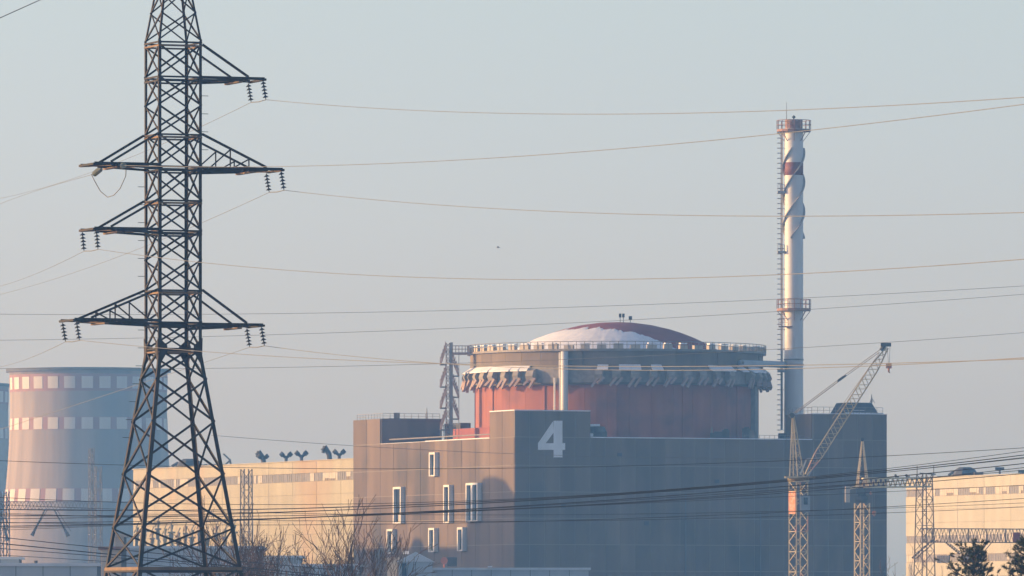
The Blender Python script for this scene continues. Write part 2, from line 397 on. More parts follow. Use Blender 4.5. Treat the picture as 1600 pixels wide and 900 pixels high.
# rim gallery
b = MB(); ring(b, 0, 2*math.pi, 23.5, 25.15, 62.2, 62.55, 96); rim = b.build('rim_gallery', M['steel'], rb)
rm = MB().box((-.85,-.35,0),(.85,.35,.75)).mesh('rim_box', M['beige'])
rm2 = MB().box((-.85,-.38,0),(.85,.38,.16)).mesh('rim_snow', M['snow'])
for k in range(56):
    dg = k*360/56; a = R(dg); wl = pol(dg, 24.7, 62.55)
    inst('rim_box', rm, rim, wl, a, (random.uniform(.8,1.1), 1, random.uniform(.75,1.15)))
    if random.random() < .7: inst('rim_snow', rm2, rim, wl+Z*.8*1.0, a, (random.uniform(.6,1), 1, random.uniform(.5,1.5)))
rl = MB()
for k in range(112):
    d0 = k*360/112; rl.beam(pol(d0,25.1,62.5), pol(d0,25.1,63.75), .07)
rl.tube([pol(k*3.6,25.1,63.75) for k in range(101)], .05, 4, False); rl.tube([pol(k*3.6,25.1,63.2) for k in range(101)], .035, 4, False)
tag(rl.build('rim_railing', M['steel'], rim), kind='stuff')
b = MB(); b.lathe(CC, [(0.01,62.5),(24.3,62.5)], 64); b.build('drum_roof', M['roof'], rb)
# shallow dome + snow
RS = 33.0; ZC = 67.8-RS
def dome_z(r): return ZC+math.sqrt(RS*RS-r*r)
b = MB(); b.lathe(CC, [(.01,dome_z(.01))]+[(r, dome_z(r)) for r in (3,6,9,11,13,15,17,18.5,19.8)]+[(19.8,62.4)], 96)
dome = b.build('dome', M['dome_red'], rb, smooth=True)
import mathutils.noise as mn
def snow_edge(dg):     # inner radius where the snow starts; None = bare
    # snow lies on the camera side; its upper edge climbs toward the left
    tab = [(-112,17.5),(-95,15),(-82,12.2),(-64,9.8),(-40,8.9),(-15,9.2),(0,10.3),(17,12.5),(28,15),(33,17),(39,19.2),(60,19.3)]
    lim = tab[-1][1]
    for (a0,r0),(a1,r1) in zip(tab, tab[1:]):
        if a0 <= dg <= a1: lim = r0+(r1-r0)*(dg-a0)/(a1-a0)
    return lim+1.5*mn.noise(Vector((dg*.12,3.1,0)))+1.0*mn.noise(Vector((dg*.5,1.1,0)))+.22*mn.noise(Vector((dg*1.7,5.1,0)))
sp = MB(); NA = 220; NR = 10; vs = []; A0, A1 = -112, 41
for i in range(NA+1):
    dg = A0+(A1-A0)*i/NA; e = min(19.3, snow_edge(dg))
    for j in range(NR+1):
        r = e+(19.6-e)*j/NR; zz = dome_z(r)+(.02 if j in (0,) else .10+.04*mn.noise(Vector((dg*.3,r*.8,0))))
        vs.append(pol(dg, r, zz))
sp.add(vs, [(i*(NR+1)+j, (i+1)*(NR+1)+j, (i+1)*(NR+1)+j+1, i*(NR+1)+j+1) for i in range(NA) for j in range(NR)])
sp.build('snow_patch', M['snow'], dome, smooth=True)
for (px,py0,py1,hw) in ((969,490,496,.16),(974,490,496,.16),(985,494,500,.22)):
    b = MB(); base = P(px, py1, 1445); top = P(px, py0, 1445)
    b.beam(Vector((base.x,1445,67.6)), base+Z*.1, .08); b.box((base.x-hw*1.3,1444.8,base.z),(base.x+hw*1.3,1445.2,top.z)); b.build('siren', M['dark'], dome)
# vertical ducts on the drum
b = MB(); b.tube([pol(-20.6,RU+.75,46.4), pol(-20.6,RU+.75,62.1)], .62, 14); b.build('vertical_duct', M['white'], rb, smooth=True)
b = MB(); b.tube([pol(-24.8,RU+.5,46.4), pol(-24.8,RU+.5,57.8)], .16, 8); b.build('downpipe', M['white'], rb, smooth=True)
b = MB(); b.tube([pol(-22.9,RU+.3,46.4), pol(-22.9,RU+.3,62)], .14, 8); b.build('downpipe', M['white'], rb, smooth=True)
# railings on the corner blocks
def railing(mb, p0, p1, n, h=1.1, w=.06):
    p0 = Vector(p0); p1 = Vector(p1)
    for i in range(n+1): q = p0.lerp(p1, i/n); mb.beam(q, q+Z*h, w)
    mb.beam(p0+Z*h, p1+Z*h, w); mb.beam(p0+Z*h*.5, p1+Z*h*.5, w*.8)
b = MB(); railing(b, W(53.8,1,ZB+.05), W(66.8,1,ZB+.05), 12); railing(b, W(53.8,1,ZB), W(53.8,TB-.3,ZB), 6); b.build('roof_railing', M['steel'], rb)
b = MB(); railing(b, W(.6,58.3,ZB), W(.6,69.9,ZB), 9, .9); railing(b, W(.6,58.3,ZB), W(11,58.3,ZB), 8, .9); b.build('roof_railing', M['steel'], rb)
b = MB(); railing(b, W(42,2.0,46.3), W(53,2.0,46.3), 12, 1.9); b.build('roof_railing', M['steel'], rb)
b = MB(); b.tube([W(.9,TB+1,46.3+1.9), W(.9,56,46.3+1.9)], .12, 6); b.build('parapet_pipe', M['steel'], rb)
# rooftop plant
b = MB(); c = W(16.2, 4.5, 46.3)
b.lathe(c, [(0.01,0),(2.0,0),(2.0,2.2),(1.6,3.1),(.01,3.3)], 20); b.obox(c+U*-1.5+Z*1.2, U, V, Z, 1.2, 1.5, 1.2)
o = b.build('roof_plant', M['dark'], rb)
b = MB(); b.obox(c+U*-.8+Z*3.3, U, V, Z, 1.3, 1.0, .22); b.obox(c+U*-1.5+Z*1.7-V*1.6, U, V, Z, 1.0, .1, .25); b.build('snow', M['snow'], o)
b = MB()
q = [W(s,t,z) for s,t,z in ((60.3,2,ZB),(66.6,2,ZB),(66.6,8,ZB),(60.3,8,ZB),(61.2,2.8,ZB+2.0),(65.6,2.8,ZB+2.0),(65.6,7.2,ZB+2.0),(61.2,7.2,ZB+2.0))]
b.hexa(q); b.beam(W(61.2,2.6,ZB), W(60.2,2.6,ZB+1.6), .12); o = b.build('rooftop_cabin', M['dark'], rb)
b = MB(); wbox(b, 60.1, 67, 1.2, 1.6, ZB+.1, ZB+.3); wbox(b, 62, 64, 2.2, 2.4, ZB+.6, ZB+.75); b.build('snow', M['snow'], o)
b = MB(); ap = P(1362, 616, 1425); b.tube([Vector((ap.x,1425,ZB+1.9)), ap], [.18,.05], 6); b.tube([Vector((ap.x+.5,1425,ZB+1.9)), ap-Z*.6], .06, 5); b.tube([Vector((ap.x-.3,1425,ZB+1.9)), ap-Z*.6], .06, 5); b.build('antenna', M['steel'], rb)
b = MB(); ap = P(667, 637, 1455); b.tube([Vector((ap.x,1455,ZB)), ap], [.14,.04], 5); ap = P(620,645,1457); b.box((ap.x-.5,1456.6,ZB),(ap.x+.5,1457.4,ap.z)); b.build('antenna', M['steel'], rb)
# annex behind the left parapet, red brown
b = MB(); wbox(b, 9.5, 17, 33, 50, 46.3, 49.9); b.build('roof_annex', M['dome_red'], rb)
b = MB(); wbox(b, 11.3, 13.2, 50, 57, 46.3, 51.0); b.build('roof_annex', M['dark'], rb)
# low lumps at the drum foot
random.seed(11)
for (px, w, h) in ((1031,2.6,1.2),(1036,.3,3.4),(1122,2.6,2.4),(1112,.3,3.4),(1134,1.2,3.0),(1166,1.3,3.4),(1174,.9,2.6)):
    b = MB(); D = 1424; x = (px-800)*D/F; h *= .75; b.box((x-w/2,D-1,46.3),(x+w/2,D+1,46.9+h)); b.box((x-w/4,D-1.1,46.8+h),(x+w/3,D+.6,47.1+h)); b.build('roof_equipment', M['steel' if w < 1 else 'dark'], rb)

# ------------------------------------------------------------------ lattice helper
def lattice(mb_post, mb_br, c, w, phi, z0, z1, step, tp=.16, tb=.09, w1=None):
    ca, sa = math.cos(phi), math.sin(phi); a = Vector((ca,sa,0)); b2 = Vector((-sa,ca,0)); w1 = w if w1 is None else w1
    n = max(1, round((z1-z0)/step))
    def cor(i, j):
        ww = w+(w1-w)*j/n; sx, sy = ((-1,-1),(1,-1),(1,1),(-1,1))[i]
        return Vector((c[0],c[1],0))+a*(sx*ww/2)+b2*(sy*ww/2)+Z*(z0+(z1-z0)*j/n)
    for i in range(4): mb_post.beam(cor(i,0), cor(i,n), tp)
    for j in range(n):
        for i in range(4):
            k = (i+1)%4
            if j % 2: mb_br.beam(cor(i,j), cor(k,j+1), tb)
            else: mb_br.beam(cor(k,j), cor(i,j+1), tb)
            if j % 2 == 0: mb_br.beam(cor(i,j), cor(k,j), tb)
    return cor
def lattice_line(mb_c, mb_b, a, b, w, h, n, tc=.14, tb=.07, taper=0, updir=None):
    a = Vector(a); b = Vector(b); d = (b-a).normalized(); up = Vector(updir or (0,0,1)); up = (up-d*up.dot(d)).normalized(); sd = d.cross(up).normalized()
    def q(i, j):
        f = j/n; k = 1.0
        if taper: k = min(1, f/taper+.25, (1-f)/taper+.25)
        return a.lerp(b, f)+sd*((-1,1,1,-1)[i]*w/2*k)+up*((-1,-1,1,1)[i]*h/2*k)
    for i in range(4):
        if taper:
            for j in range(n): mb_c.beam(q(i,j), q(i,j+1), tc)
        else: mb_c.beam(q(i,0), q(i,n), tc)
    for j in range(n):
        for i in range(4):
            k = (i+1)%4; mb_b.beam(q(i,j) if j%2 else q(k,j), q(k,j+1) if j%2 else q(i,j+1), tb)
            if i in (0,2): mb_b.beam(q(i,j), q(k,j), tb)

# ------------------------------------------------------------------ stair tower beside the drum
SD = 1440; k_ = SD/F
st = empty('stair_tower', P(702, 700, SD)*1.0, 'tall steel stair mast with zigzag landings left of the red drum', 'stair tower')
st.location.z = 46.3; WORLD[st.name] = Vector(st.location)
def SP(px, py, dy=0): p = P(px, py, SD); p.y += dy; return p
b = MB()
x0, x1 = SP(697,0).x, SP(706.5,0).x; zt = HC+(HZ-536)*k_
br_ = MB(); lattice(b, br_, (x0+.32,SD), .62, 0, 46.3, zt, .75, .13, .10); b.build('mast_posts', M['rustpost'], st); tag(br_.build('mast_bracing', M['rustpost'], st), kind='stuff')
b = MB(); b.box((x1-.33,SD-.5,46.3),(x1+.12,SD+.5,zt+.1)); b.build('mast_column', M['strake'], st)
for y in (570, 605, 638, 672):
    b = MB(); a = SP(687.5,y); b.box((a.x,SD-.9,a.z-.12),(x0-.01,SD-.36,a.z+.12)); b.build('landing', M['steel'], st)
    b = MB()
    for dy in (-.85,-.45):
        b.beam(SP(688,y,dy), SP(697,y-27,dy), .26); b.beam(SP(689,y-11,dy), SP(697,y-33,dy), .15)
        for i in range(5): p = SP(688+i*2,y-i*6,dy); b.beam(p, p+Z*1.3, .11)
    for i in range(9): p = SP(688+i,y-i*3,-.85); b.beam(p, p+Vector((0,.4,0)), .1)
    b.build('stair_flight', M['rustpost'], st)
for y in (588, 621, 655):
    b = MB(); a = SP(717.5,y); b.box((x1+.13,SD-.9,a.z-.12),(a.x,SD-.36,a.z+.12)); b.build('landing', M['steel'], st)
    b = MB()
    for dy in (-.85,-.45):
        b.beam(SP(717,y,dy), SP(707,y-25,dy), .26); b.beam(SP(716,y-10,dy), SP(707,y-33,dy), .15)
        for i in range(5): p = SP(717-i*2,y-i*6,dy); b.beam(p, p+Z*1.3, .11)
    b.build('stair_flight', M['rustpost'], st)
b = MB(); b.tube([SP(717,553), SP(717,698)], .05, 5); b.build('guide_cable', M['steel'], st)
b = MB(); a = SP(707,553); e = SP(737,553); b.box((a.x,SD-.6,a.z-.15),(e.x,SD+.6,a.z+.25))
railing(b, (a.x,SD-.55,a.z+.25), (e.x,SD-.55,a.z+.25), 6, 1.1, .09); railing(b, (a.x,SD+.55,a.z+.25), (e.x,SD+.55,a.z+.25), 6, 1.1, .09); b.build('walkway', M['rustpost'], st)
b = MB(); a = SP(688,674); b.box((a.x,SD-.8,a.z-1),(x1+.6,SD-.38,a.z-.8)); railing(b,(a.x,SD-.7,a.z-.8),(x1+.6,SD-.7,a.z-.8),5,1.8,.09); b.build('lower_platform', M['steel'], st)

# ------------------------------------------------------------------ chimney
CD = 1450; kc = F/CD; CX = (1240.3-800)/kc
ch = empty('ventilation_chimney', (CX,CD,46.3), 'tall slender white chimney with a red band and spiral strakes behind the drum', 'chimney')
def cz(py): return HC+(HZ-py)/kc
CR = 1.58
b = MB(); b.lathe((CX,CD,0), [(CR+.06,46.3),(CR,60),(CR,cz(274))], 28); b.lathe((CX,CD,0), [(CR,cz(254)),(CR,cz(201))], 28); b.build('shaft', M['chim'], ch, smooth=True)
b = MB(); b.lathe((CX,CD,0), [(CR,cz(274)),(CR+.015,cz(274)),(CR+.015,cz(254)),(CR,cz(254))], 28); b.build('red_band', M['chim_red'], ch, smooth=True)
b = MB(); b.lathe((CX,CD,0), [(CR-.15,cz(200)),(CR-.1,cz(201.5)),(CR-.1,cz(187)),(CR-.35,cz(187)),(CR-.35,cz(190)),(0.01,cz(190))], 28); b.build('top_section', M['rusty'], ch, smooth=False)
b = MB(); b.box((CX-2.6,CD-2,46.3),(CX+2.9,CD+2,49.2)); b.box((CX-3.8,CD-1.8,46.3),(CX-2.6,CD+1.8,48.2)); b.build('plinth', M['dark'], ch)
for j in range(3):
    b = MB(); pts = []
    z0, z1 = cz(372), cz(232); n = 64; vs = []
    for i in range(n+1):
        a = R(250-120*j)+2*math.pi*1.02*i/n*1.0; z = z0+(z1-z0)*i/n
        for r, dz in ((CR-.02,.12),(CR+.36,.12),(CR+.36,-.12),(CR-.02,-.12)): vs.append((CX+r*math.cos(a), CD+r*math.sin(a), z+dz))
    b.add(vs, [(i*4+q,i*4+(q+1)%4,(i+1)*4+(q+1)%4,(i+1)*4+q) for i in range(n) for q in range(4)]+[(3,2,1,0),(n*4,n*4+1,n*4+2,n*4+3)])
    b.build('spiral_strake', M['strake'], ch)
def platform(py, r, name='platform', full=True, rail=1.5):
    z = cz(py); b = MB(); b.lathe((CX,CD,0), [(CR-.01,z-.22),(r,z-.22),(r,z+.2),(CR-.01,z+.2)], 16)
    for k in range(16):
        a = 2*math.pi*k/16; p = Vector((CX+r*math.cos(a),CD+r*math.sin(a),z+.2)); b.beam(p, p+Z*rail, .09)
        if k % 2 == 0: b.beam(p-Z*.3, Vector((CX+CR*math.cos(a),CD+CR*math.sin(a),z-1.8)), .1)
    for h in (.5,1): b.tube([Vector((CX+r*math.cos(2*math.pi*k/16),CD+r*math.sin(2*math.pi*k/16),z+.2+rail*h)) for k in range(17)], .05, 4, False)
    return b.build(name, M['rusty'], ch)
platform(204, 2.85); platform(484, 2.85)
b = MB(); z = cz(511); b.box((CX-2.6,CD-.9,z-.1),(CX-.3,CD-1.7,z+.1)); railing(b,(CX-2.55,CD-1.6,z),(CX-1.0,CD-1.65,z),3,1.4,.07); b.build('side_platform', M['rusty'], ch)
for zz in (cz(562), cz(570)):
    b = MB(); b.lathe((CX,CD,0), [(CR,zz-.12),(CR+.12,zz-.12),(CR+.12,zz+.12),(CR,zz+.12)], 28); b.build('ring_flange', M['steel'], ch)
for py in (300, 394, 580):
    z = cz(py); b = MB(); b.box((CX-2.75,CD-1.0,z-.18),(CX-1.45,CD+.6,z+.15)); railing(b,(CX-2.7,CD-.95,z),(CX-1.6,CD-.95,z),3,1.2,.07); b.build('landing', M['strake'], ch)
b = MB(); lx = CX-2.05
b.beam((lx-.0,CD-.3,cz(672)), (lx-.0,CD-.3,cz(204)), .34, .2); b.build('ladder_rail', M['strake'], ch)
b = MB()
for i in range(60):
    z = cz(672)+(cz(208)-cz(672))*i/59; b.box((lx-.75,CD-.35,z-.07),(lx-.17,CD-.05,z+.07))
    if i % 4 == 0: b.box((lx+.17,CD-.3,z-.05),(CX-CR+.05,CD-.1,z+.05))
tag(b.build('ladder_rungs', M['strake'], ch), kind='stuff')
b = MB(); p = P(1229,160,CD); b.tube([(p.x,CD,cz(200)), p], [.07,.035], 5); b.build('lightning_rod', M['steel'], ch)
b = MB(); b.tube([(CX,CD,cz(190)),(CX,CD,cz(184))], .12, 6); b.lathe((CX,CD,cz(183)), [(.01,-.3),(.35,0),(.01,.35)], 8); b.build('warning_lamp', M['dark'], ch)
# duct from the drum to the chimney
pa = pol(53.5, RU+.9, 0); pa.z = HC+(HZ-567)*pa.y/F; pb = Vector((CX-CR+.1, CD-.3, cz(570)))
b = MB(); b.tube([pa+Vector((-.0,0.9,0)), pa, pa.lerp(pb,.5), pb], .55, 12); tag(b.build('exhaust_duct', M['shed'], rb, smooth=True))

# ------------------------------------------------------------------ turbine halls
def hall(A, tt0, tt1, ztop, name, label, bands, vents, mt='hall', seed=1):
    random.seed(seed)
    def HW(s, t, z): return Vector((A[0],A[1],0))+U*s+V*t+Z*z
    def hb(mb, s0,s1,t0,t1,z0,z1): return mb.hexa([HW(s0,t0,z0),HW(s1,t0,z0),HW(s1,t1,z0),HW(s0,t1,z0),HW(s0,t0,z1),HW(s1,t0,z1),HW(s1,t1,z1),HW(s0,t1,z1)])
    root = empty(name, HW(20,(tt0+tt1)/2,0), label, 'factory hall')
    wall = hb(MB(), .15, 1, tt0, tt1, 0, ztop-.04).build('facade', M['hall_joint'], root)
    hb(MB(), 1, 44, tt0, tt1, 0, ztop-.5).build('hall_body', M[mt], root)
    hb(MB(), -.25, .4, tt0, tt1, ztop-.02, ztop+.13).build('roof_coping', M[mt], wall)
    me = cube_mesh(M[mt])
    zs = [ztop]; z = ztop
    edges = sorted([b_[0] for b_ in bands]+[b_[1] for b_ in bands], reverse=True)
    bset = [(b_[0], b_[1]) for b_ in bands]
    cuts = [ztop]+edges+[24.0]; rows = []
    for i in range(len(cuts)-1):
        a_, b_ = cuts[i], cuts[i+1]
        if any(abs(a_-h)<.01 and abs(b_-l)<.01 for h,l in bset): continue
        n = max(1, round((a_-b_)/2.45))
        rows += [(a_-(a_-b_)*j/n, a_-(a_-b_)*(j+1)/n) for j in range(n)]
    nc = round((tt1-tt0)/12)
    for c in range(nc):
        t1 = tt1-12*c; t0 = max(tt0, t1-12)
        for (a_, b_) in rows:
            j = random.uniform(-.015,.015)
            inst('facade_panel', me, wall, HW((j+.25)/2, (t0+t1)/2, (a_+b_)/2), th, (.25-j, t1-t0-.10, a_-b_-.05))
    hb(MB(), 0, .2, tt0, tt1, 0, 23.97).build('lower_cladding', M[mt], wall)
    for h, l in bset:
        g1, g2, mu = MB(), MB(), MB(); t = tt0; 
        while t < tt1-.1:
            e = min(tt1, t+1.05); white = random.random() < (.22 if random.random() < .8 else .8)
            k = random.choice((1,1,2,3)) if white else random.choice((1,2,3,4)); e = min(tt1, t+1.05*k)
            hb(g2 if white else g1, .14 if not white else .08, .3, t+.06, e-.06, l+.05+(.6*random.random() if white and random.random()<.4 else 0), h-.05)
            for q in range(1,k): hb(mu, .08, .16, t+1.05*q-.05, t+1.05*q+.05, l+.05, h-.05)
            t = e
        tag(g1.build('window_strip', M['hall_glass'], wall), kind='stuff'); tag(g2.build('pale_window_panel', M['hall_glass_white'], wall), kind='stuff')
        if mu.v: tag(mu.build('mullions', M[mt], wall), kind='stuff')
    roofo = hb(MB(), .4, 43.8, tt0+.2, tt1-.2, ztop-.5, ztop-.1).build('roof', M['roof'], root)
    for (px, kind, py0) in vents:
        # intersect pixel column with the line 3 m behind the facade
        q = (px-800)/F; o = HW(3,0,0); t = (o.x-q*o.y)/(q*V.y-V.x); c = HW(3,t,ztop-.1); sc_ = c.y/F
        h = HC+(HZ-py0)*sc_-c.z
        mb = MB()
        if kind == 'y':
            mb.tube([c, c+Z*h*.55], .3, 8)
            for sg in (-1,1): mb.tube([c+Z*h*.45, c+Vector((sg*h*.35,-.2,h*.75))], .28, 8); mb.tube([c+Vector((sg*h*.22,-.15,h*.86)), c+Vector((sg*h*.46,-.2,h*.62))], [.45,.38], 8)
            mb.build('roof_vent', M['dark'], roofo)
        elif kind == 'n':
            mb.tube([c+Vector((.9,0,0)), c+Vector((.7,0,h*.5)), c+Vector((0,0,h*.92)), c+Vector((-.5,0,h*.7))], [.45,.5,.5,.42], 8); mb.tube([c+Vector((-.4,0,h*.55)), c+Vector((-.1,0,h))], .35, 6)
            mb.build('curved_roof_vent', M['dark'], roofo)
        elif kind == 't':
            mb.tube([c, c+Z*h*.9], .22, 6); mb.tube([c+Vector((-.9,0,h*.9)), c+Vector((.9,0,h*.9))], .3, 8); mb.build('roof_vent', M['dark'], roofo)
        elif kind == 'd':
            r = 2.4; mb.lathe(c, [(r*1.05,0),(r*1.05,h*.35),(r*.85,h*.75),(r*.5,h),(.01,h)], 10); mb.tube([c+Vector((-r*1.4,0,h*.2)), c+Vector((-r*.9,0,h*.6))], .3, 6); mb.build('ventilator_dome', M['dark'], roofo)
        elif kind == 'b':
            mb.box(c-Vector((.9,1,0)), c+Vector((.9,1,h))); mb.build('roof_box', M['steel'], roofo)
        elif kind == 'p':
            mb.tube([c-Z*14, c+Z*h], .6, 8); mb.build('pipe', M['dark'], roofo)
        elif kind == 'w':
            mb.beam(c, c+Vector((1.3,0,h*.5)), .5, .3); mb.beam(c+Vector((1.3,0,h*.5)), c+Vector((0,0,h)), .35, .3); mb.beam(c+Vector((1.5,0,0)), c+Vector((1.2,0,h*.6)), .3); mb.build('broken_mast', M['steel'], roofo)
    return root, HW
h1, HW1 = hall((-28.8,1560), -50, 114, 47.1, 'turbine_hall', 'long cream panelled hall with rooftop vents left of the dark concrete building',
     [(44.9,43.35)], [(405,'n',705),(411,'y',709),(447,'y',705),(471,'y',703),(508,'n',697),(530,'y',701),(296,'d',717),(342,'d',725),(349,'w',709)], seed=2)
h2, HW2 = hall((101.1,1699), -70, 53.8, 46.9, 'turbine_hall', 'cream panelled hall with three window bands standing right of the concrete building',
     [(44.6,43.1),(35.1,33.7),(31.3,29.8)], [(1508,'d',730),(1529,'b',738),(1562,'t',731),(1471,'b',744),(1598,'t',736)], mt='hall_pale', seed=4)
# lean-to brace and small windows on the right hall
for (a_, b_) in ((1465,1484),(1503,1532)):
    q0, q1 = (a_-800)/F, (b_-800)/F; o_ = HW2(0,0,0); f_ = lambda q: (o_.x-q*o_.y)/(q*V.y-V.x)
    t0, t1 = sorted((f_(q0), f_(q1))); m_ = MB()
    m_.hexa([HW2(-.12,t0,29.6),HW2(.1,t0,29.6),HW2(.1,t1,29.6),HW2(-.12,t1,29.6),HW2(-.12,t0,31.1),HW2(.1,t0,31.1),HW2(.1,t1,31.1),HW2(-.12,t1,31.1)])
    m_.build('large_window', M['pane'], h2)

# unseen buildings added out of frame to the left, to throw the left wall's shadows
nb = empty('shadow_hall', (-150,1560,0), 'long hall added outside the picture to cast the low ragged shadow', 'factory hall')
def NW(s, t, z): return Vector((-118,1395,0))+U*s+V*t+Z*z
def nbx(mb, s0,s1,t0,t1,z0,z1): return mb.hexa([NW(s0,t0,z0),NW(s1,t0,z0),NW(s1,t1,z0),NW(s0,t1,z0),NW(s0,t0,z1),NW(s1,t0,z1),NW(s1,t1,z1),NW(s0,t1,z1)])
nbx(MB(), -40, 0, 0, 380, 0, 48.0).build('hall_body', M['hall'], nb)
random.seed(21)
for k in range(34):
    t = 4+k*11+random.uniform(-2,2)
    m_ = MB(); m_.lathe(NW(-random.uniform(3,25), t, 47.9), [(random.uniform(1.5,3.5),0),(random.uniform(1.5,3),random.uniform(.8,2.2)),(.01,random.uniform(2.2,3.4))], 10); m_.build('ventilator_dome', M['dark'], nb)
tank = empty('shadow_silo', (-128,1425.2,0), 'round topped shape added outside the picture to cast a rounded shadow', 'shadow_silo')  # added out of view, shaped for the round-topped shadow near the corner

# ------------------------------------------------------------------ cooling towers
def cooling_tower(cx, cy, ztop, name, label, seed=0):
    root = empty(name, (cx,cy,0), label, 'cooling tower')
    dz = ztop-94.7
    rad = lambda z: math.sqrt(23.7**2+((85+dz-z)*.305)**2)
    prof = [(rad(z), z) for z in [i*4+6 for i in range(22)]+[ztop-.8]]
    b = MB(); b.lathe((cx,cy,0), prof+[(24.5,ztop-.8),(24.5,ztop),(23.2,ztop),(23.0,ztop-3)], 96); b.build('shell', M['ct'], root, smooth=True)
    b = MB(); b.lathe((cx,cy,0), [(24.52,ztop-.75),(24.9,ztop-.75),(24.9,ztop+.15),(24.3,ztop+.15)], 96); b.build('rim', M['dark'], root)
    for i in range(24):
        a = 2*math.pi*i/24; r0, r1 = rad(0), rad(6); 
        MB().beam((cx+r0*math.cos(a),cy+r0*math.sin(a),0),(cx+(r1-.2)*math.cos(a+.06),cy+(r1-.2)*math.sin(a+.06),6.4), 1.0).build('support_column', M['ct'], root)
    N = 28; d = 2*math.pi/N
    for (z1, z0, m0) in ((92.2,88.6,.8),(79.9,76.4,.12),(58.5,54.7,.12)):
        z0 += dz; z1 += dz
        band = MB().lathe((cx,cy,0), [(rad(z)+.04, z) for z in (z0-m0, z0, (z0+z1)/2, z1, z1+m0)], 96).build('red_band', M['ct_red'], root, smooth=True)
        me = MB().lathe((0,0,0), [(rad(z)+.12, z-z0) for z in (z0, (z0+z1)/2, z1)]+[(rad(z1)+.02, z1-z0),(rad(z0)+.02,0)], 4, -d*.32, d*.32, True).mesh('white_square', M['ct_white'])
        for k in range(N): inst('white_square', me, band, (cx,cy,z0), (k+.15)*d)
    return root
cooling_tower(-128, 2600, 94.7, 'cooling_tower', 'hazy cooling tower with three rows of white squares behind the left pylon')
cooling_tower(-97*2900/F*0-(800+97.0)*2900/F, 2900, 98.9, 'cooling_tower', 'cooling tower of which only a blue sliver shows at the left edge')

# ------------------------------------------------------------------ cranes
D1 = 1340; kd = D1/F
def K(px, py, D=D1, dy=0): p = P(px, py, D); p.y += dy; return p
c1 = empty('tower_crane', Vector(((1247.5-800)*kd, D1, 0)), 'taller lattice crane with raised luffing jib and orange mast panel before the wall', 'crane')
cc = (c1.location.x, D1); ph1 = R(31)
bp, bb = MB(), MB(); lattice(bp, bb, cc, 2.1, ph1, 0, K(0,752).z, 1.55, .17, .10)
bp.build('mast', M['crane'], c1); tag(bb.build('mast_bracing', M['crane'], c1), kind='stuff')
zA = K(0,750).z
a_, b_ = Vector((math.cos(ph1),math.sin(ph1),0)), Vector((-math.sin(ph1),math.cos(ph1),0))
m_ = MB(); m_.obox(Vector((cc[0],cc[1],(K(0,803).z+K(0,768).z)/2))-a_*1.12, a_, b_, Z, .06, .95, (K(0,768).z-K(0,803).z)/2); m_.build('orange_panel', M['crane_orange'], c1)
m_ = MB(); m_.obox(Vector((cc[0],cc[1],K(0,787).z))+a_*.3-b_*1.3, a_, b_, Z, .85, .3, 1.3)
o = m_.build('cab', M['crane_blue'], c1); m_ = MB(); m_.obox(Vector((cc[0],cc[1],K(0,783).z))+a_*.3-b_*1.62, a_, b_, Z, .35, .02, .55); m_.build('cab_window', M['pane'], o)
m_ = MB(); m_.lathe((cc[0],cc[1],zA), [(.01,-.3),(1.7,-.3),(1.7,.35),(.01,.35)], 16); m_.box((cc[0]-2.1,cc[1]-1.6,zA+.3),(cc[0]+2.6,cc[1]+1.6,zA+.55)); m_.build('slewing_platform', M['crane'], c1)
hp, hb_ = MB(), MB(); tip = K(1238,650)
feet = [K(1233.5,745,D1,-1), K(1246,745,D1,-1.2), K(1256,745,D1,-.9), K(1240,745,D1,1)]
for f_ in feet: hp.beam(f_, tip+(f_-feet[0])*.12, .17)
for i in range(10):
    f = i/10; g_ = (i+1)/10
    for (p,q) in ((0,1),(1,2)):
        A_ = feet[p].lerp(tip+(feet[p]-feet[0])*.12, f); B_ = feet[q].lerp(tip+(feet[q]-feet[0])*.12, g_ if i%2 else f); hb_.beam(A_, B_, .09)
        A2 = feet[p].lerp(tip+(feet[p]-feet[0])*.12, g_); hb_.beam(A2, feet[q].lerp(tip+(feet[q]-feet[0])*.12, f), .07)
hp.build('tower_head', M['crane'], c1); tag(hb_.build('tower_head_bracing', M['crane'], c1), kind='stuff')
m_ = MB(); m_.tube([tip+Vector((-.1,-.6,.1)), tip+Vector((-.1,.6,.1))], .42, 10); m_.build('head_sheave', M['dark'], c1)
jc, jb = MB(), MB(); j0, j1 = K(1259,742,D1,-1.2), K(1384,545,D1,-5)
lattice_line(jc, jb, j0, j1, 1.3, 1.35, 26, .15, .09, taper=.22, updir=(-.6,0,.6)); jc.build('jib', M['crane'], c1); tag(jb.build('jib_bracing', M['crane'], c1), kind='stuff')
m_ = MB(); jh = K(1383,540,D1,-5); m_.box((jh.x-.9,jh.y-.5,jh.z-.3),(jh.x+.7,jh.y+.5,jh.z+.25)); m_.tube([jh+Vector((-.9,0,-.9)), jh+Vector((-.2,0,0))], .3, 8); m_.build('jib_head', M['dark'], c1)
m_ = MB(); m_.beam(K(1260,718,D1,-1.2), K(1280,716,D1,-1.2), .3); m_.beam(K(1260,718,D1,-1.2), K(1250,742,D1,-1.2), .25); m_.beam(K(1266,718,D1,-1.2), K(1262,742,D1,-1.2), .2); m_.beam(K(1277,718,D1,-1.2), K(1263,744,D1,-1.2), .2); m_.build('jib_foot_frame', M['crane_blue'], c1)
m_ = MB(); pc = K(1315,592.5,D1,-2)
m_.tube([tip, pc], .07, 5); m_.tube([tip+Z*.3, pc+Z*.3], .06, 5); m_.tube([pc, K(1372,552,D1,-4.6)], .06, 5); m_.tube([pc+Z*.3, K(1380,543,D1,-5)], .06, 5); m_.tube([K(1300,655,D1,-2), K(1372,553,D1,-4.6)], .04, 4); m_.build('pendant_rope', M['steel'], c1)
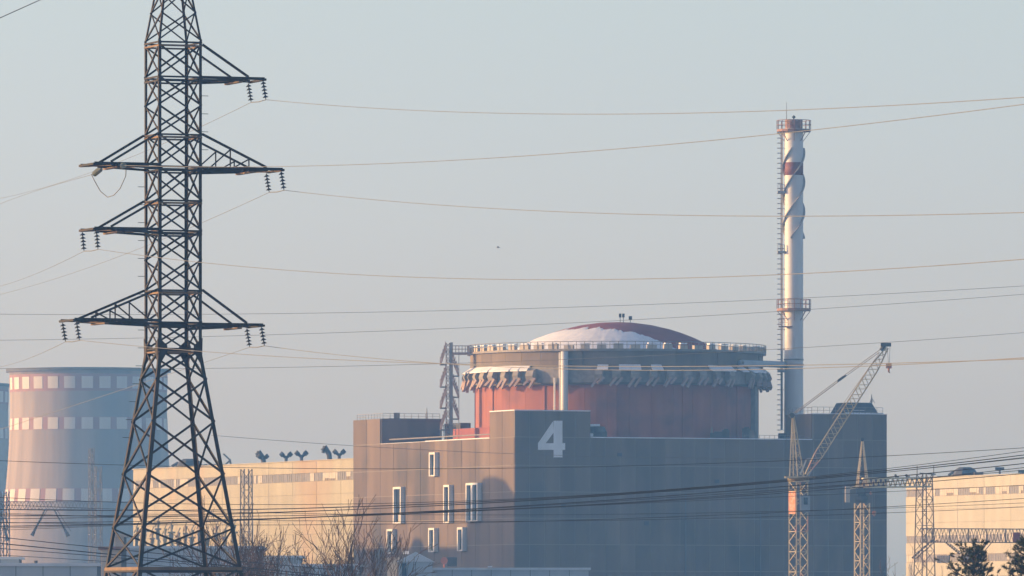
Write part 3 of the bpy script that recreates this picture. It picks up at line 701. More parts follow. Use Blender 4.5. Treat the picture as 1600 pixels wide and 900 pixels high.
m_ = MB(); m_.beam(K(1308,597,D1,-2.2), K(1321,587.5,D1,-2.2), .28); m_.beam(K(1309,594.5,D1,-2.2), K(1317,589,D1,-2.2), .25); m_.build('pulley_block', M['dark'], c1)
m_ = MB(); m_.tube([K(1388.5,541,D1,-5), K(1387.5,569,D1,-5)], .035, 4); m_.tube([K(1384,541,D1,-5), K(1386,569,D1,-5)], .03, 4); m_.build('hoist_rope', M['steel'], c1)
m_ = MB(); hk = K(1386.5,573,D1,-5); m_.obox(hk, Vector((1,0,0)), Vector((0,1,0)), Z, .45, .25, .4); m_.tube([hk-Z*.3, hk-Z*.95, hk+Vector((.2,0,-1.1))], [.2,.14,.08], 7); m_.build('hook_block', M['crane_orange'], c1)

D2 = 1325
c2 = empty('tower_crane', Vector(((1347-800)*D2/F, D2, 0)), 'lower crane with a horizontal jib pointing right and a pale counterweight', 'crane')
cc = (c2.location.x, D2); bp, bb = MB(), MB(); lattice(bp, bb, cc, 1.65, ph1, 0, K(0,786,D2).z, 1.5, .2, .09)
bp.build('mast', M['crane_pale'], c2); tag(bb.build('mast_bracing', M['crane'], c2), kind='stuff')
m_ = MB(); m_.lathe((cc[0],cc[1],K(0,786,D2).z), [(.01,0),(.7,0),(.95,.5),(.95,1.0),(.6,1.2),(.5,2.4),(.01,2.4)], 14); m_.box((cc[0]-.9,cc[1]-.7,K(0,772,D2).z),(cc[0]+.2,cc[1]+.7,K(0,764,D2).z)); m_.build('slewing_ring', M['dark'], c2)
hp = MB(); tip2 = K(1347,687,D2); ft = [K(1337.5,761,D2,-.6), K(1357,761,D2,-.6), K(1341,761,D2,.7), K(1354,761,D2,.7)]
for f_ in ft: hp.beam(f_, tip2+(f_-ft[0])*.06, .19)
for i in range(9):
    f = i/9; g_ = (i+1)/9
    hp.beam(ft[0].lerp(tip2,f), ft[1 if i < 0 else 2].lerp(tip2,g_), .08); hp.beam(ft[1].lerp(tip2,f), ft[3].lerp(tip2,g_), .08)
    hp.beam(ft[0].lerp(tip2,f)+Vector((.0,-.05,0)), ft[0].lerp(tip2,f)+Vector((.8*(1-f),-.05,0)), .08)
hp.build('tower_head', M['crane_pale'], c2)
m_ = MB(); m_.tube([tip2+Vector((0,-.4,0)), tip2+Vector((0,.4,0))], .3, 8); m_.build('head_sheave', M['dark'], c2)
jc, jb = MB(), MB(); lattice_line(jc, jb, K(1348,754.5,D2), K(1455,753,D2,3), 1.1, 1.35, 28, .26, .15); jc.build('jib', M['crane_pale'], c2); tag(jb.build('jib_bracing', M['crane_pale'], c2), kind='stuff')
m_ = MB(); m_.beam(K(1348,760,D2), K(1327,764,D2), .3, .2); m_.beam(K(1348,757,D2), K(1327,762,D2), .12); m_.build('counter_jib', M['crane_pale'], c2)
m_ = MB(); a = K(1320.5,785,D2); b_2 = K(1327.8,760,D2); m_.box((a.x,D2-.7,a.z),(b_2.x,D2+.7,b_2.z)); m_.build('counterweight', M['beige'], c2)
m_ = MB(); m_.tube([K(1366,762,D2), K(1366,798,D2)], .03, 4); m_.build('hoist_rope', M['steel'], c2)
m_ = MB(); a = K(1366,802,D2); m_.lathe(a, [(.01,-.5),(.2,-.3),(.34,.05),(.26,.35),(.01,.4)], 10); m_.build('hook_block', M['crane_orange'], c2)
m_ = MB(); a = K(1360.5,770.5,D2,-.5); m_.lathe(a, [(.01,-.3),(.28,0),(.01,.3)], 8); m_.build('warning_ball', M['crane_orange'], c2)
for px in (1403,1420):
    m_ = MB(); a = K(px,746.5,D2,4); m_.beam(a, a+Vector((-.25,0,.6)), .3); m_.beam(a, a+Vector((.3,0,.35)), .2); m_.build('jib_pulley', M['dark'], c2)

# ------------------------------------------------------------------ big pylon
PD = 537.0; pk = PD/F; phi = R(20.7)
PX = (269.5-800)*pk; pc_ = Vector((PX, PD+1.0, 0)); pz0 = ground_z(PD)-.3
pa_, pb_ = Vector((math.cos(phi),math.sin(phi),0)), Vector((-math.sin(phi),math.cos(phi),0))
pyl = empty('electricity_pylon', (PX,PD+1,pz0), 'tall dark lattice electricity pylon with six crossarms standing in the left foreground', 'pylon')
def pyz(py): return HC+(HZ-py)*(PD+1)/F
def wid(z):
    zt, zb = pyz(552), pyz(889)
    if z > pyz(66): return 2.82-(z-pyz(66))*(.82/2.6)*.985
    if z > zt: return 2.84
    return 2.84+(zt-z)*(6.78-2.84)/(zt-zb)
def leg(i, z):
    w = wid(z)/2; sx, sy = ((-1,-1),(1,-1),(1,1),(-1,1))[i]; return pc_+pa_*(sx*w)+pb_*(sy*w)+Z*z
ztop = pyz(66)+2.5*2.6
for i in range(4):
    sx, sy = ((-1,-1),(1,-1),(1,1),(-1,1))[i]
    for (za, zb_, w) in ((pz0, pyz(889), .27), (pyz(889), pyz(661), .25), (pyz(661), pyz(552), .23), (pyz(552), pyz(262), .20), (pyz(262), pyz(66), .18), (pyz(66), ztop, .13)):
        m_ = MB(); m_.angle(leg(i,za), leg(i,zb_), w, .03, -pa_*sx, -pb_*sy); m_.build('leg', M['pylon'], pyl)
lv = [66,72,122,167,212,262,315,362,408,455,505,548]
low = [548,595,661,743,827,889,985,1090]
def brace_x(i, za, zb_, w):
    k = (i+1)%4; nrm = ((leg(i,za)+leg(k,za))/2-pc_); nrm.z = 0; nrm.normalize()
    for (p,q,off) in ((i,k,0),(k,i,.06)):
        m_ = MB(); m_.angle(leg(p,za)-nrm*off, leg(q,zb_)-nrm*off, w, .02, Z, -nrm); m_.build('brace', M['pylon'], pyl)
def belt(py, w=.16, mt='pylon'):
    for i in range(4):
        k = (i+1)%4; z = pyz(py)
        m_ = MB(); m_.beam(leg(i,z), leg(k,z), .05, w); m_.build('belt', M[mt], pyl)
for j in range(1,len(lv)-1):
    for i in range(4): brace_x(i, pyz(lv[j+1]), pyz(lv[j]), .11)
for j in range(len(low)-1):
    if low[j] == 827:
        for i in range(4): brace_x(i, pyz(889), pyz(827), .12)
    else:
        for i in range(4): brace_x(i, pyz(low[j+1]), pyz(low[j]), .13)
for py in (68,73.5,122,128,212,216,262,268,315,319,362,367,455,459,505,510,546,551): belt(py, .11, 'pylon_lit' if py in (73.5,216,319,459,551) else 'pylon')
belt(889, .20, 'pylon_lit'); belt(893, .12)
for k, (p0, p1) in enumerate(((ztop*0+pyz(66), pyz(22)), (pyz(22), pyz(-20)), (pyz(-20), pyz(-62)))):
    for i in range(4): brace_x(i, p0, min(p1, ztop-.2), .09)
m_ = MB(); m_.lathe(pc_+Z*(ztop-.1), [(.01,-.05),(.5,-.05),(.5,.1),(.01,.25)], 4); m_.build('peak_cap', M['pylon'], pyl)
# gusset plates at the waist
for i in range(4):
    for z in (pyz(546),):
        m_ = MB(); sx, sy = ((-1,-1),(1,-1),(1,1),(-1,1))[i]; c = leg(i,z)
        for d_, nn in ((-pa_*sx, pb_*sy), (-pb_*sy, pa_*sx)):
            q = [c+Z*.7, c+Z*.2+d_*.55, c-Z*.2+d_*.55, c-Z*.95+d_*.1]
            m_.add([p+nn*.035 for p in q]+[p+nn*.05 for p in q], [(0,1,2,3),(7,6,5,4),(0,4,5,1),(1,5,6,2),(2,6,7,3),(3,7,4,0)])
        m_.build('gusset_plate', M['pylon'], pyl)
m_ = MB()
for k in range(22):
    z = pyz(95+28*k); i = 2 if k < 7 else 3
    sx = 1 if i == 2 else -1; c = leg(1 if i == 2 else 3, z); m_.tube([c, c+pa_*sx*.42], .018, 4)
    if z < pyz(780): break
tag(m_.build('step_bolts', M['pylon'], pyl), kind='stuff')
# crossarms
tips = {}
def arm(py, side, L, pyt, inner, truss=False):
    z = pyz(py); zt = pyz(pyt); w = 1.42; sx = side
    root = MB()
    for sy in (-1,1):
        a0 = pc_+pa_*(sx*(w))+pb_*(sy*w)+Z*z; a1 = pc_+pa_*(sx*(w+L))+pb_*(sy*w)+Z*z
        root.angle(a0, a1, .17, .03, -pb_*sy, Z); root.angle(a0-Z*.22, a1-Z*.05-pa_*sx*1.1, .15, .03, -pb_*sy, Z)
    ar_ = root.build('crossarm', M['pylon'], pyl)
    for sy in (-1,1):
        t0 = pc_+pa_*(sx*w)+pb_*(sy*w)+Z*zt; t1 = pc_+pa_*(sx*(w+L-1.1))+pb_*(sy*w)+Z*(z+.12)
        m_ = MB(); m_.angle(t0, t1, .14, .025, Z, -pb_*sy); m_.build('tie', M['pylon'], ar_)
        if truss:
            for f0, f1 in ((.35,.35),(.58,.58)):
                A_ = pc_+pa_*(sx*(w+L*f0))+pb_*(sy*w)+Z*z; B_ = t0.lerp(t1, f1*L/(L-1.1)); m_ = MB(); m_.beam(A_, B_, .07); m_.build('strut', M['pylon'], ar_)
            for f0, f1 in ((.08,.35),(.35,.58)):
                A_ = pc_+pa_*(sx*(w+L*f0))+pb_*(sy*w)+Z*z; B_ = t0.lerp(t1, f1*L/(L-1.1)); m_ = MB(); m_.beam(A_, B_, .08); m_.build('strut', M['pylon'], ar_)
    m_ = MB(); e = pc_+pa_*(sx*(w+L))+Z*(z+.03); m_.beam(e-pb_*(w+.05), e+pb_*(w+.05), .2, .14); m_.build('tip_beam', M['pylon'], ar_)
    n = max(3, round(L/1.35))
    for k in range(n):
        f0 = L*k/n; f1 = L*(k+1)/n; s_ = 1 if k % 2 else -1
        m_ = MB(); m_.beam(pc_+pa_*(sx*(w+f0))+pb_*(s_*w)+Z*(z-.03), pc_+pa_*(sx*(w+f1))-pb_*(s_*w)+Z*(z-.03), .09, .05); m_.build('strut', M['pylon_lit'], ar_)
    m_ = MB(); q = pc_+pa_*(sx*(w+L*.62))+Z*(z-.14); m_.beam(q-pb_*w, q+pb_*w, .26, .1); m_.build('strut', M['pylon_lit'], ar_)
    for sy, nm in ((-1,'near'),(1,'far')):
        tips[(py, side, nm)] = pc_+pa_*(sx*(w+L-.12))+pb_*(sy*w)+Z*(z-.05)
arm(124,1,4.15,72,0); arm(265,1,5.35,212,0,True); arm(509,1,4.05,455,0)
arm(261,-1,4.2,212,0); arm(362,-1,4.2,315,0); arm(504,-1,5.5,455,0,True)
def string_mesh(L, n, r, mt):
    prof = [(.02,0)]
    for k in range(n):
        z = -L*(k+.75)/(n+.6); prof += [(.035,z+.10),(r*.55,z+.04),(r,z-.02),(r*.9,z-.045),(.035,z-.03)]
    prof += [(.02,-L)]
    return MB().lathe((0,0,0), prof, 10).mesh('insulator_string', mt, smooth=False)
SM = string_mesh(1.2, 5, .185, M['insul'])
SE = {}
for key, tp in tips.items():
    if key[0] == 261: continue
    o = inst('insulator_string', SM, pyl, tp); o.rotation_euler = (0, -R(9 if key[1] > 0 or key[0] > 400 else 5), 0)
    ang = R(9 if key[1] > 0 or key[0] > 400 else 5); SE[key] = tp+Vector((math.sin(ang)*1.2, 0, -math.cos(ang)*1.2))
# tension strings on the upper left arm
Lm = string_mesh(1.5, 8, .19, M['insul_pale'])
na = tips[(261,-1,'near')]; fa = tips[(261,-1,'far')]
near_dir = Vector((36,-187,-6)).normalized(); far_dir = Vector((-.17,1,-.07)).normalized()
cA = P(191,259,PD-1.6); o = inst('insulator_string', Lm, pyl, cA-near_dir*.75); o.rotation_euler = (-near_dir).to_track_quat('Z','Y').to_euler()
cB = P(157,264,PD+2.6); o = inst('insulator_string', Lm, pyl, cB-Vector((.6,0,.1))*0); o.rotation_euler = (-Vector((-.30,.93,-.16)).normalized()).to_track_quat('Z','Y').to_euler()
eB = cB+Vector((-.30,.93,-.16)).normalized()*1.5; eA = cA+near_dir*.8
ptsj = [P(142.5,272,PD+2), P(148,283,PD+2), P(157,299,PD+1.6), P(168,308,PD+1), P(178,305,PD+.2), P(188,294,PD-.8), P(196.5,275,PD-1.6), P(197,264,PD-2)]
cm = MB().tube(ptsj, .028, 5); cm.build('jumper_loop', M['wire'], pyl, smooth=True)

# ------------------------------------------------------------------ overhead lines
def span(p0, p1, mid, label, r=.02, mtl='wire', t0=0.0, t1=1.0, group=None, n=48):
    p0 = Vector(p0); p1 = Vector(p1); sg = 0
    if mid:
        q = (mid[0]-800)/F; dx = p1.x-p0.x; dy = p1.y-p0.y; t = (q*p0.y-p0.x)/(dx-q*dy)
        y = p0.y+dy*t; zn = HC+(HZ-mid[1])*y/F; zl = p0.z+(p1.z-p0.z)*t; sg = (zl-zn)/(4*t*(1-t))
    pts = []
    for i in range(n+1):
        t = t0+(t1-t0)*i/n; p = p0.lerp(p1, t); p.z -= 4*sg*t*(1-t); pts.append(p)
    b = MB(); b.tube(pts, r, 5); return tag(b.build('power_line', M[mtl], smooth=True), label, 'power line', group)
ND = 350
def nearwire(start, pxs, py1, mid, label, r=.017): return span(start, P(pxs, py1, ND), mid, label, r, t1=1.15)
nearwire(SE[(124,1,'near')], 1600, 152, (850,178), 'thin conductor from the topmost right crossarm, highest of the wires on the right')
nearwire(eA, 1600, 163, (800,245), 'conductor leaving the upper left crossarm and rising right past the chimney platform')
nearwire(SE[(265,1,'near')], 1600, 332, (1000,335), 'conductor from the second right crossarm crossing the chimney near its middle')
nearwire(SE[(362,-1,'near')], 1600, 405, (900,437), 'conductor from the third left crossarm passing behind the pylon body and above the dome')
nearwire(SE[(504,-1,'near')], 1600, 561, (720,569), 'conductor from the lowest left crossarm crossing the upper drum')
nearwire(SE[(509,1,'near')], 1600, 559, (950,578), 'conductor from the lowest right crossarm crossing the drum just under its neighbour')
def farwire(start, px, py, label, mid=None, r=.016): return span(start, P(px, py, 820), mid, label, r, t1=1.3)
farwire(SE[(124,1,'far')], 0, 310, 'conductor running down left from the topmost right crossarm behind the pylon body', (320,195))
farwire(eB, 0, 318.5, 'conductor running down left from the pale insulators of the upper left crossarm', (60,297))
farwire(SE[(265,1,'far')], 0, 460, 'conductor running down left from the second right crossarm behind the pylon body', (320,346))
farwire(SE[(362,-1,'far')], 0, 447, 'conductor running down left from the third left crossarm', (65,424))
farwire(SE[(504,-1,'far')], 0, 573, 'conductor running down left from the lowest left crossarm', (50,558))
farwire(SE[(509,1,'far')], -60, 690, 'conductor running down left from the lowest right crossarm toward the cooling tower', (320,566))
for nm, label in (((124,1),'topmost right'),((265,1),'second right'),((362,-1),'third left'),((504,-1),'lowest left'),((509,1),'lowest right')):
    a, b_2 = SE[(nm[0],nm[1],'near')], SE[(nm[0],nm[1],'far')]
    m_ = MB(); m_.tube([a, a.lerp(b_2,.5)-Z*.05, b_2], .03, 5); m_.build('conductor_link', M['wire'], pyl)
def flat(p0, p1, mid, label, D, r, mtl='wire', D2_=None): return span(P(p0[0],p0[1],D), P(p1[0],p1[1],D2_ or D), mid, label, r, mtl)
flat((-40,490.5),(1660,443),(950,478),'faint distant wire crossing the whole picture a little above the dome',900,.022,D2_=860)
flat((-40,532),(1660,455),(800,509),'faint distant wire crossing the picture and grazing above the dome top',900,.022,D2_=860)
flat((-40,575.5),(1660,515),(700,568),'faint distant wire crossing the picture behind the cooling tower rim height',900,.022,D2_=860)
flat((-40,46),(80,-8),None,'short piece of wire cutting across the top left corner',420,.022)
flat((330,680),(1300,715),(560,697),'thin wire sloping down right over the cream hall roof and the dark wall',900,.022,'wire')
LC = 620
lows = [((-40,718),(1640,697),(552,732.5),'topmost dark cable of the low bundle, crossing at the hall roof line',.020),
 ((-40,775),(1640,699),(620,786),'low dark cable starting beside the tower windows and ending uppermost at the right edge',.020),
 ((-40,795),(1640,706),(552,792),'thick low dark cable rising to the right just under the uppermost pair',.032),
 ((-40,806),(1640,710),(552,796),'low dark cable close below the thick one across the long left wall',.022),
 ((-40,811),(1640,711.5),(700,789),'low dark cable running beside the thick one toward the right gantry',.022),
 ((-40,823),(1640,720),(552,805),'thick lower dark cable passing the base of the double window',.032),
 ((-40,826),(1640,731),(700,798),'low dark cable just under the lower thick one',.02),
 ((-40,815),(1640,776),(552,819.5),'nearly level dark cable crossing the middle of the tall windows and the right hall',.020),
 ((-40,830),(1640,756),(552,806),'thin low cable between the two level ones right of the cranes',.016),
 ((-40,800),(1640,790),(800,814.5),'lowest nearly level cable crossing the dark wall',.018)]
for p0, p1, mid, lb, r in lows: flat(p0, p1, mid, lb, LC, r, 'cable', 600)
for (p0, p1, mid, lb, r) in (((-40,803),(1640,726),(200,807),'dark cable of the dense left band passing the V shaped insulators',.024),((-40,817),(1640,736),(200,815),'lower cable of the dense left band just above the lowest one',.026),((-40,787),(1640,784),(200,796),'thin cable crossing just above the dense left band',.016)): flat(p0, p1, mid, lb, LC, r, 'cable', 600)
for (y0, ym, y1, lb, r) in ((836,853,890,'upper of the cables sloping down right in the bottom left corner',.026),(846,862,900,'thick cable sloping down right second in the bottom left corner',.034),(855,867,905,'third cable sloping down right in the bottom left corner',.024),(866,875,912,'fainter fourth cable sloping down right in the bottom left corner',.018)):
    flat((-30,y0),(520,y1),(130,ym),lb,560,r,'cable',620)
# ------------------------------------------------------------------ substation gantries
def gantry_tower(px, py, D, wpx, phi_, label, mt='truss', step=1.6, tp=.12, tb=.06, taper=.55):
    k = D/F; c = ((px-800)*k, D); w = wpx*k/(math.cos(phi_)+math.sin(phi_)); zt = HC+(HZ-py)*k
    root = empty('lattice_mast', (c[0],D,0), label, 'lattice mast')
    bp, bb = MB(), MB(); lattice(bp, bb, c, w/taper, phi_, 0, zt, step, tp, tb, w*.92)
    bp.build('posts', M[mt], root); tag(bb.build('bracing', M[mt], root), kind='stuff'); return root
g1 = gantry_tower(1444.5, 741, 1100, 26, R(30), 'lattice mast of a gantry in front of the cream hall at right')
m_ = MB(); a = P(1437,739.5,1100); e = P(1462,741,1100); m_.beam(a, e, .3, .15); m_.build('crossarm', M['truss'], g1)
for px in (1433,1459): m_ = MB(); a = P(px,728,1100); m_.beam(P(px,745,1100), a, .08); m_.build('horn', M['truss'], g1)
gb = empty('gantry_beam', P(1520,847,1098), 'long horizontal lattice beam crossing in front of the cream hall at right', 'gantry beam')
jc, jb = MB(), MB(); lattice_line(jc, jb, P(1438,836.5,1098), P(1760,838,1098), 1.2, 1.72, 60, .11, .06); jc.build('chords', M['truss'], gb); tag(jb.build('bracing', M['truss'], gb), kind='stuff')
for px in (1457,1484,1513,1542,1571): m_ = MB(); m_.beam(P(px,827,1097.3), P(px,847,1097.3), .12); m_.build('upright', M['truss'], gb)
tag(MB().box(P(1583,847,1096.5), P(1593.5,832,1097.2)).build('switch_box', M['dome_red']), 'dull dark red box fixed on the gantry beam at the right edge', 'box')
random.seed(8)
for (x0,y0,x1,y1,lb) in ((1425,872,1459,842,'dark tension insulator slanting up from the gantry mast to the beam'),(1520,876,1545,845,'paired dark insulator slanting up to the beam, further right'),(1500,866,1478,848,'faint thin insulator slanting down left below the beam')):
    m_ = MB(); A_ = P(x0,y0,1096); B_ = P(x1,y1,1096)
    n = 14; pts = [A_.lerp(B_, i/n) for i in range(n+1)]; m_.tube(pts, [.06 if i%2 else .16 for i in range(n+1)], 8); m_.tube([A_+Vector((.45,0,-.1)), B_+Vector((.45,0,-.1))], .06, 6); tag(m_.build('insulator', M['truss']), lb, 'insulator')
g2 = gantry_tower(143, 700, 1770, 9, R(30), 'hazy slender lattice mast before the cooling tower, left of a shorter one', 'steel', 2.0, .17, .08, .7)
g3 = gantry_tower(153.5, 729, 1740, 12, R(20), 'hazy shorter lattice mast before the cooling tower, right of the slender one', 'steel', 2.0, .17, .08, .7)
g4 = gantry_tower(385, 733, 1250, 19, R(25), 'thin lattice mast standing in front of the long cream hall', 'truss', 1.5, .14, .07, .75)
g5 = gantry_tower(8, 768, 1400, 14, R(30), 'lattice mast at the left picture edge before the cooling tower', 'steel', 1.8, .13, .07, .7)
gb2 = empty('gantry_beam', P(80,795,1420), 'hazy horizontal lattice beam between the masts before the cooling tower', 'gantry beam')
jc, jb = MB(), MB(); lattice_line(jc, jb, P(-40,790,1420), P(150,790,1420), 1.4, 1.3, 34, .09, .06); jc.build('chords', M['steel'], gb2); tag(jb.build('bracing', M['steel'], gb2), kind='stuff')
for (x0,y0,x1,y1,lb) in ((70,797,50,837,'left arm of the V shaped insulator pair before the cooling tower'),(85,797,107,838,'right arm of the V shaped insulator pair before the cooling tower'),(2,800,12,845,'dark insulator hanging at the left picture edge')):
    m_ = MB(); A_ = P(x0,y0,1418); B_ = P(x1,y1,1418); n = 18
    m_.tube([A_.lerp(B_, i/n) for i in range(n+1)], [(.08 if i%2 else .14)+(.22*(i/n)**3) for i in range(n+1)], 8); m_.tube([A_+Vector((.4,0,0)), B_+Vector((.4,0,.8))], .06, 5); tag(m_.build('insulator', M['steel']), lb, 'insulator')

# ------------------------------------------------------------------ low buildings at the foot of the picture
def shed(x0, x1, ytop, D, depth, label, mt='shed', mr='shed_roof', gable=False, rows=0):
    k = D/F; X0 = (x0-800)*k; X1 = (x1-800)*k; zt = HC+(HZ-ytop)*k; gz = ground_z(D)-.3
    root = empty('low_building', ((X0+X1)/2, D+depth/2, gz), label, 'building')
    zt2 = zt-.35
    n = max(1, round((X1-X0)/3.0)); cwid = (X1-X0)/n
    MB().box((X0+.1,D+.1,gz),(X1-.1,D+depth,zt2)).build('wall', M['dark'], root)
    me = cube_mesh(M[mt])
    for i in range(n): inst('wall_panel', me, root, (X0+cwid*(i+.5), D+.05, (gz+zt2)/2), 0, (cwid-.08, .12, zt2-gz))
    inst('wall_panel', me, root, (X0+.05, D+depth/2, (gz+zt2)/2), 0, (.12, depth-.2, zt2-gz))
    if gable:
        m_ = MB(); xm = (X0+X1)/2; h = gable
        m_.add([(X0-.3,D-.3,zt2),(X1+.3,D-.3,zt2),(xm,D-.3,zt2+h),(X0-.3,D+depth,zt2),(X1+.3,D+depth,zt2),(xm,D+depth,zt2+h)], [(0,1,2),(5,4,3),(0,2,5,3),(2,1,4,5),(0,3,4,1)]); m_.build('roof', M[mr], root)
    else: MB().box((X0-.3,D-.3,zt2),(X1+.3,D+depth+.3,zt)).build('roof', M[mr], root)
    return root, X0, X1, zt
r_, X0, X1, zt = shed(-60, 152, 880, 1000, 30, 'flat blue grey building along the bottom left corner')
MB().tube([P(56,876,1003), P(56,883,1003)], [.25,.12], 8).build('roof_vent', M['dark'], r_)
shed(158, 190, 854, 900, 12, 'small sunlit beige block seen between the legs of the pylon', 'beige', 'rusty')
shed(179, 194, 834, 960, 8, 'small sunlit orange beige box above the beige block behind the pylon', 'beige', 'beige')
shed(196, 405, 853, 1150, 25, 'long blue grey low building behind the pylon base with a flat roof')
shed(395, 470, 868, 1260, 15, 'grey block half hidden behind the bare trees')
shed(455, 563, 881, 1240, 14, 'low bluish building behind the right group of bare trees')
bo, X0, X1, zt = shed(605, 621, 871, 1290, 6, 'narrow pale beige tower block beside the gabled roof', 'beige', 'beige')
bo, X0, X1, zt = shed(623, 676, 874, 1285, 10, 'small building with a pale blue gabled roof in front of the left wall', 'shed', 'shed_roof', gable=1.5)
MB().box(P(628,863.5,1289)-Z*.2, P(639,861,1291)).build('snow_on_roof', M['snow'], bo)
m_ = MB(); m_.box(P(628,880,1284.6), P(635,900,1284.9)); m_.build('window', M['pane'], bo)
lr, X0, X1, zt = shed(676, 920, 887, 1300, 14, 'long low roof with pale blue panels at the foot of the dark wall')
for px in (766,): m_ = MB(); m_.box(P(px-4,886.5,1299), P(px+3,884.5,1300)); m_.build('lamp_head', M['snow'], lr)
r_, *_ = shed(-30, 30, 870, 1180, 8, 'pale block at the left edge under the gantry')
dk = MB().box(P(699,885,1305), P(714,871,1308)); tag(dk.build('tank', M['dark']), 'dark box shaped tank on the long low roof by an orange drum', 'tank')
m_ = MB(); a = P(694,876,1303); m_.tube([a-Vector((0,.6,0)), a+Vector((0,.8,0))], .55, 14); m_.tube([a-Z*.5, a-Z*1.2], .15, 6); tag(m_.build('orange_drum', M['orange']), 'round faded orange drum beside the dark tank on the low roof', 'drum')
# substation equipment behind the pylon
random.seed(14)
clut = [(214,824,9),(226,818,12),(238,830,8),(247,815,10),(258,826,9),(268,820,12),(279,832,9),(290,822,8),(300,828,11),(312,818,9),(324,830,8),(338,822,10),(352,828,9),(366,820,12)]
words = ['first','second','third','fourth','fifth','sixth','seventh','eighth','ninth','tenth','eleventh','twelfth','thirteenth','last']
for i,(px,py,w) in enumerate(clut):
    D = 1180+random.uniform(0,60); k = D/F; m_ = MB(); x = (px-800)*k; zt = HC+(HZ-py)*k; zb = HC+(HZ-853)*k-5
    root = empty('post_insulator', (x,D,zb), f'{words[i]} from the left of the pale switchgear posts seen behind the pylon', 'switchgear', 'switchgear posts behind the pylon')
    n = 10; m_.tube([(x,D,zb+(zt-zb)*q/n) for q in range(n+1)], [.14 if q%2 else .30 for q in range(n+1)], 8); m_.build('insulator_stack', M['hall'], root)
    m_ = MB(); m_.box((x-w*k/2,D-.3,zt-1.2),(x+w*k/2,D+.3,zt-.95)); m_.box((x-w*k*.3,D-.3,zt-2.6),(x-w*k*.1,D+.3,zt-1.2)); m_.beam((x-w*k/2,D,zt-.8),(x+w*k*.3,D,zt+.7), .12); m_.beam((x+w*k*.4,D,zt-3),(x-w*k*.4,D,zt-1.4), .12); m_.build('switch_frame', M['hall' if i%3 else 'steel'], root)
    m_ = MB(); m_.box((x-.6,D-.5,-.3),(x+.6,D+.5,zb+.02)); m_.build('support', M['steel'], root)

# ------------------------------------------------------------------ vegetation
def bare_tree(px, D, pytop, lean, seed, label, spread=.36, wide=1.0):
    rnd = random.Random(seed); k = D/F; x = (px-800)*k; gz = ground_z(D)-.2; H = (HC+(HZ-pytop)*k-gz)*1.07
    root = empty('bare_tree', (x,D,gz), label, 'tree', 'bare trees before the cream hall')
    tr, tw = MB(), MB()
    def grow(p, d, L, r, dep):
        n = 4; pts = [p]; rs = [r]; dd = d.copy()
        for i in range(n):
            dd = (dd+Vector((rnd.gauss(0,.10),rnd.gauss(0,.10),rnd.gauss(.05,.05)))).normalized(); p = p+dd*(L/n); pts.append(p); rs.append(max(r*(1-.30*(i+1)/n), .021))
        (tr if dep < 2 else tw).tube(pts, rs, 6 if dep < 2 else 3, False)
        if dep >= 6 or L < .5: return
        kids = (3 if dep < 2 else rnd.choice((2,3)))
        for c in range(kids):
            a = rnd.uniform(0,2*math.pi); sp_ = rnd.uniform(.6,1.3)*spread*(1+.12*dep)
            t_ = dd.cross(Vector((math.cos(a),math.sin(a),.2))).normalized()
            nd = (dd*math.cos(sp_)+t_*math.sin(sp_)); nd.x *= wide; nd = (nd+Vector((0,0,.16))).normalized()
            grow(pts[-1] if c == 0 else pts[rnd.choice((2,3,4))], nd, L*rnd.uniform(.62,.84), rs[-1]*rnd.uniform(.75,.95) if c == 0 else rs[-1]*rnd.uniform(.5,.75), dep+1)
    grow(Vector((x,D,gz)), Vector((lean,0,1)).normalized(), H*.31, H*.011+.06, 0)
    # scale the whole to the wanted height
    zmax = max(v.z for v in tw.v+tr.v); s_ = H/(zmax-gz)
    for mb in (tr, tw):
        for v in mb.v: v.z = gz+(v.z-gz)*s_; v.x = x+(v.x-x)*s_*.95; v.y = D+(v.y-D)*s_
    tr.build('trunk', M['bark'], root); tag(tw.build('crown', M['twig'], root), kind='stuff')
bare_tree(432, 690, 803, -.02, 5, 'broad bare tree rising in front of the cream hall, widest of the group', .42)
bare_tree(410, 720, 812, -.12, 8, 'bare tree leaning left beside the thin lattice mast', .40)
bare_tree(462, 730, 835, .22, 12, 'bare tree leaning right between the two main tree groups', .38)
bare_tree(510, 700, 800, .0, 9, 'slender bare tree with upright branches near the concrete wall edge', .33)
bare_tree(524, 710, 826, .02, 21, 'bare tree leaning right across the edge of the dark building', .36)
bare_tree(345, 760, 862, 0, 31, 'low bare tree behind the right leg of the pylon', .45)
bare_tree(372, 740, 850, .08, 33, 'low dense bare tree just right of the pylon base', .45)
bare_tree(395, 700, 846, .05, 37, 'dark short bare tree below the thin lattice mast', .45)
bare_tree(1404, 1000, 872, 0, 41, 'small faint bare tree in the gap right of the concrete building', .45)
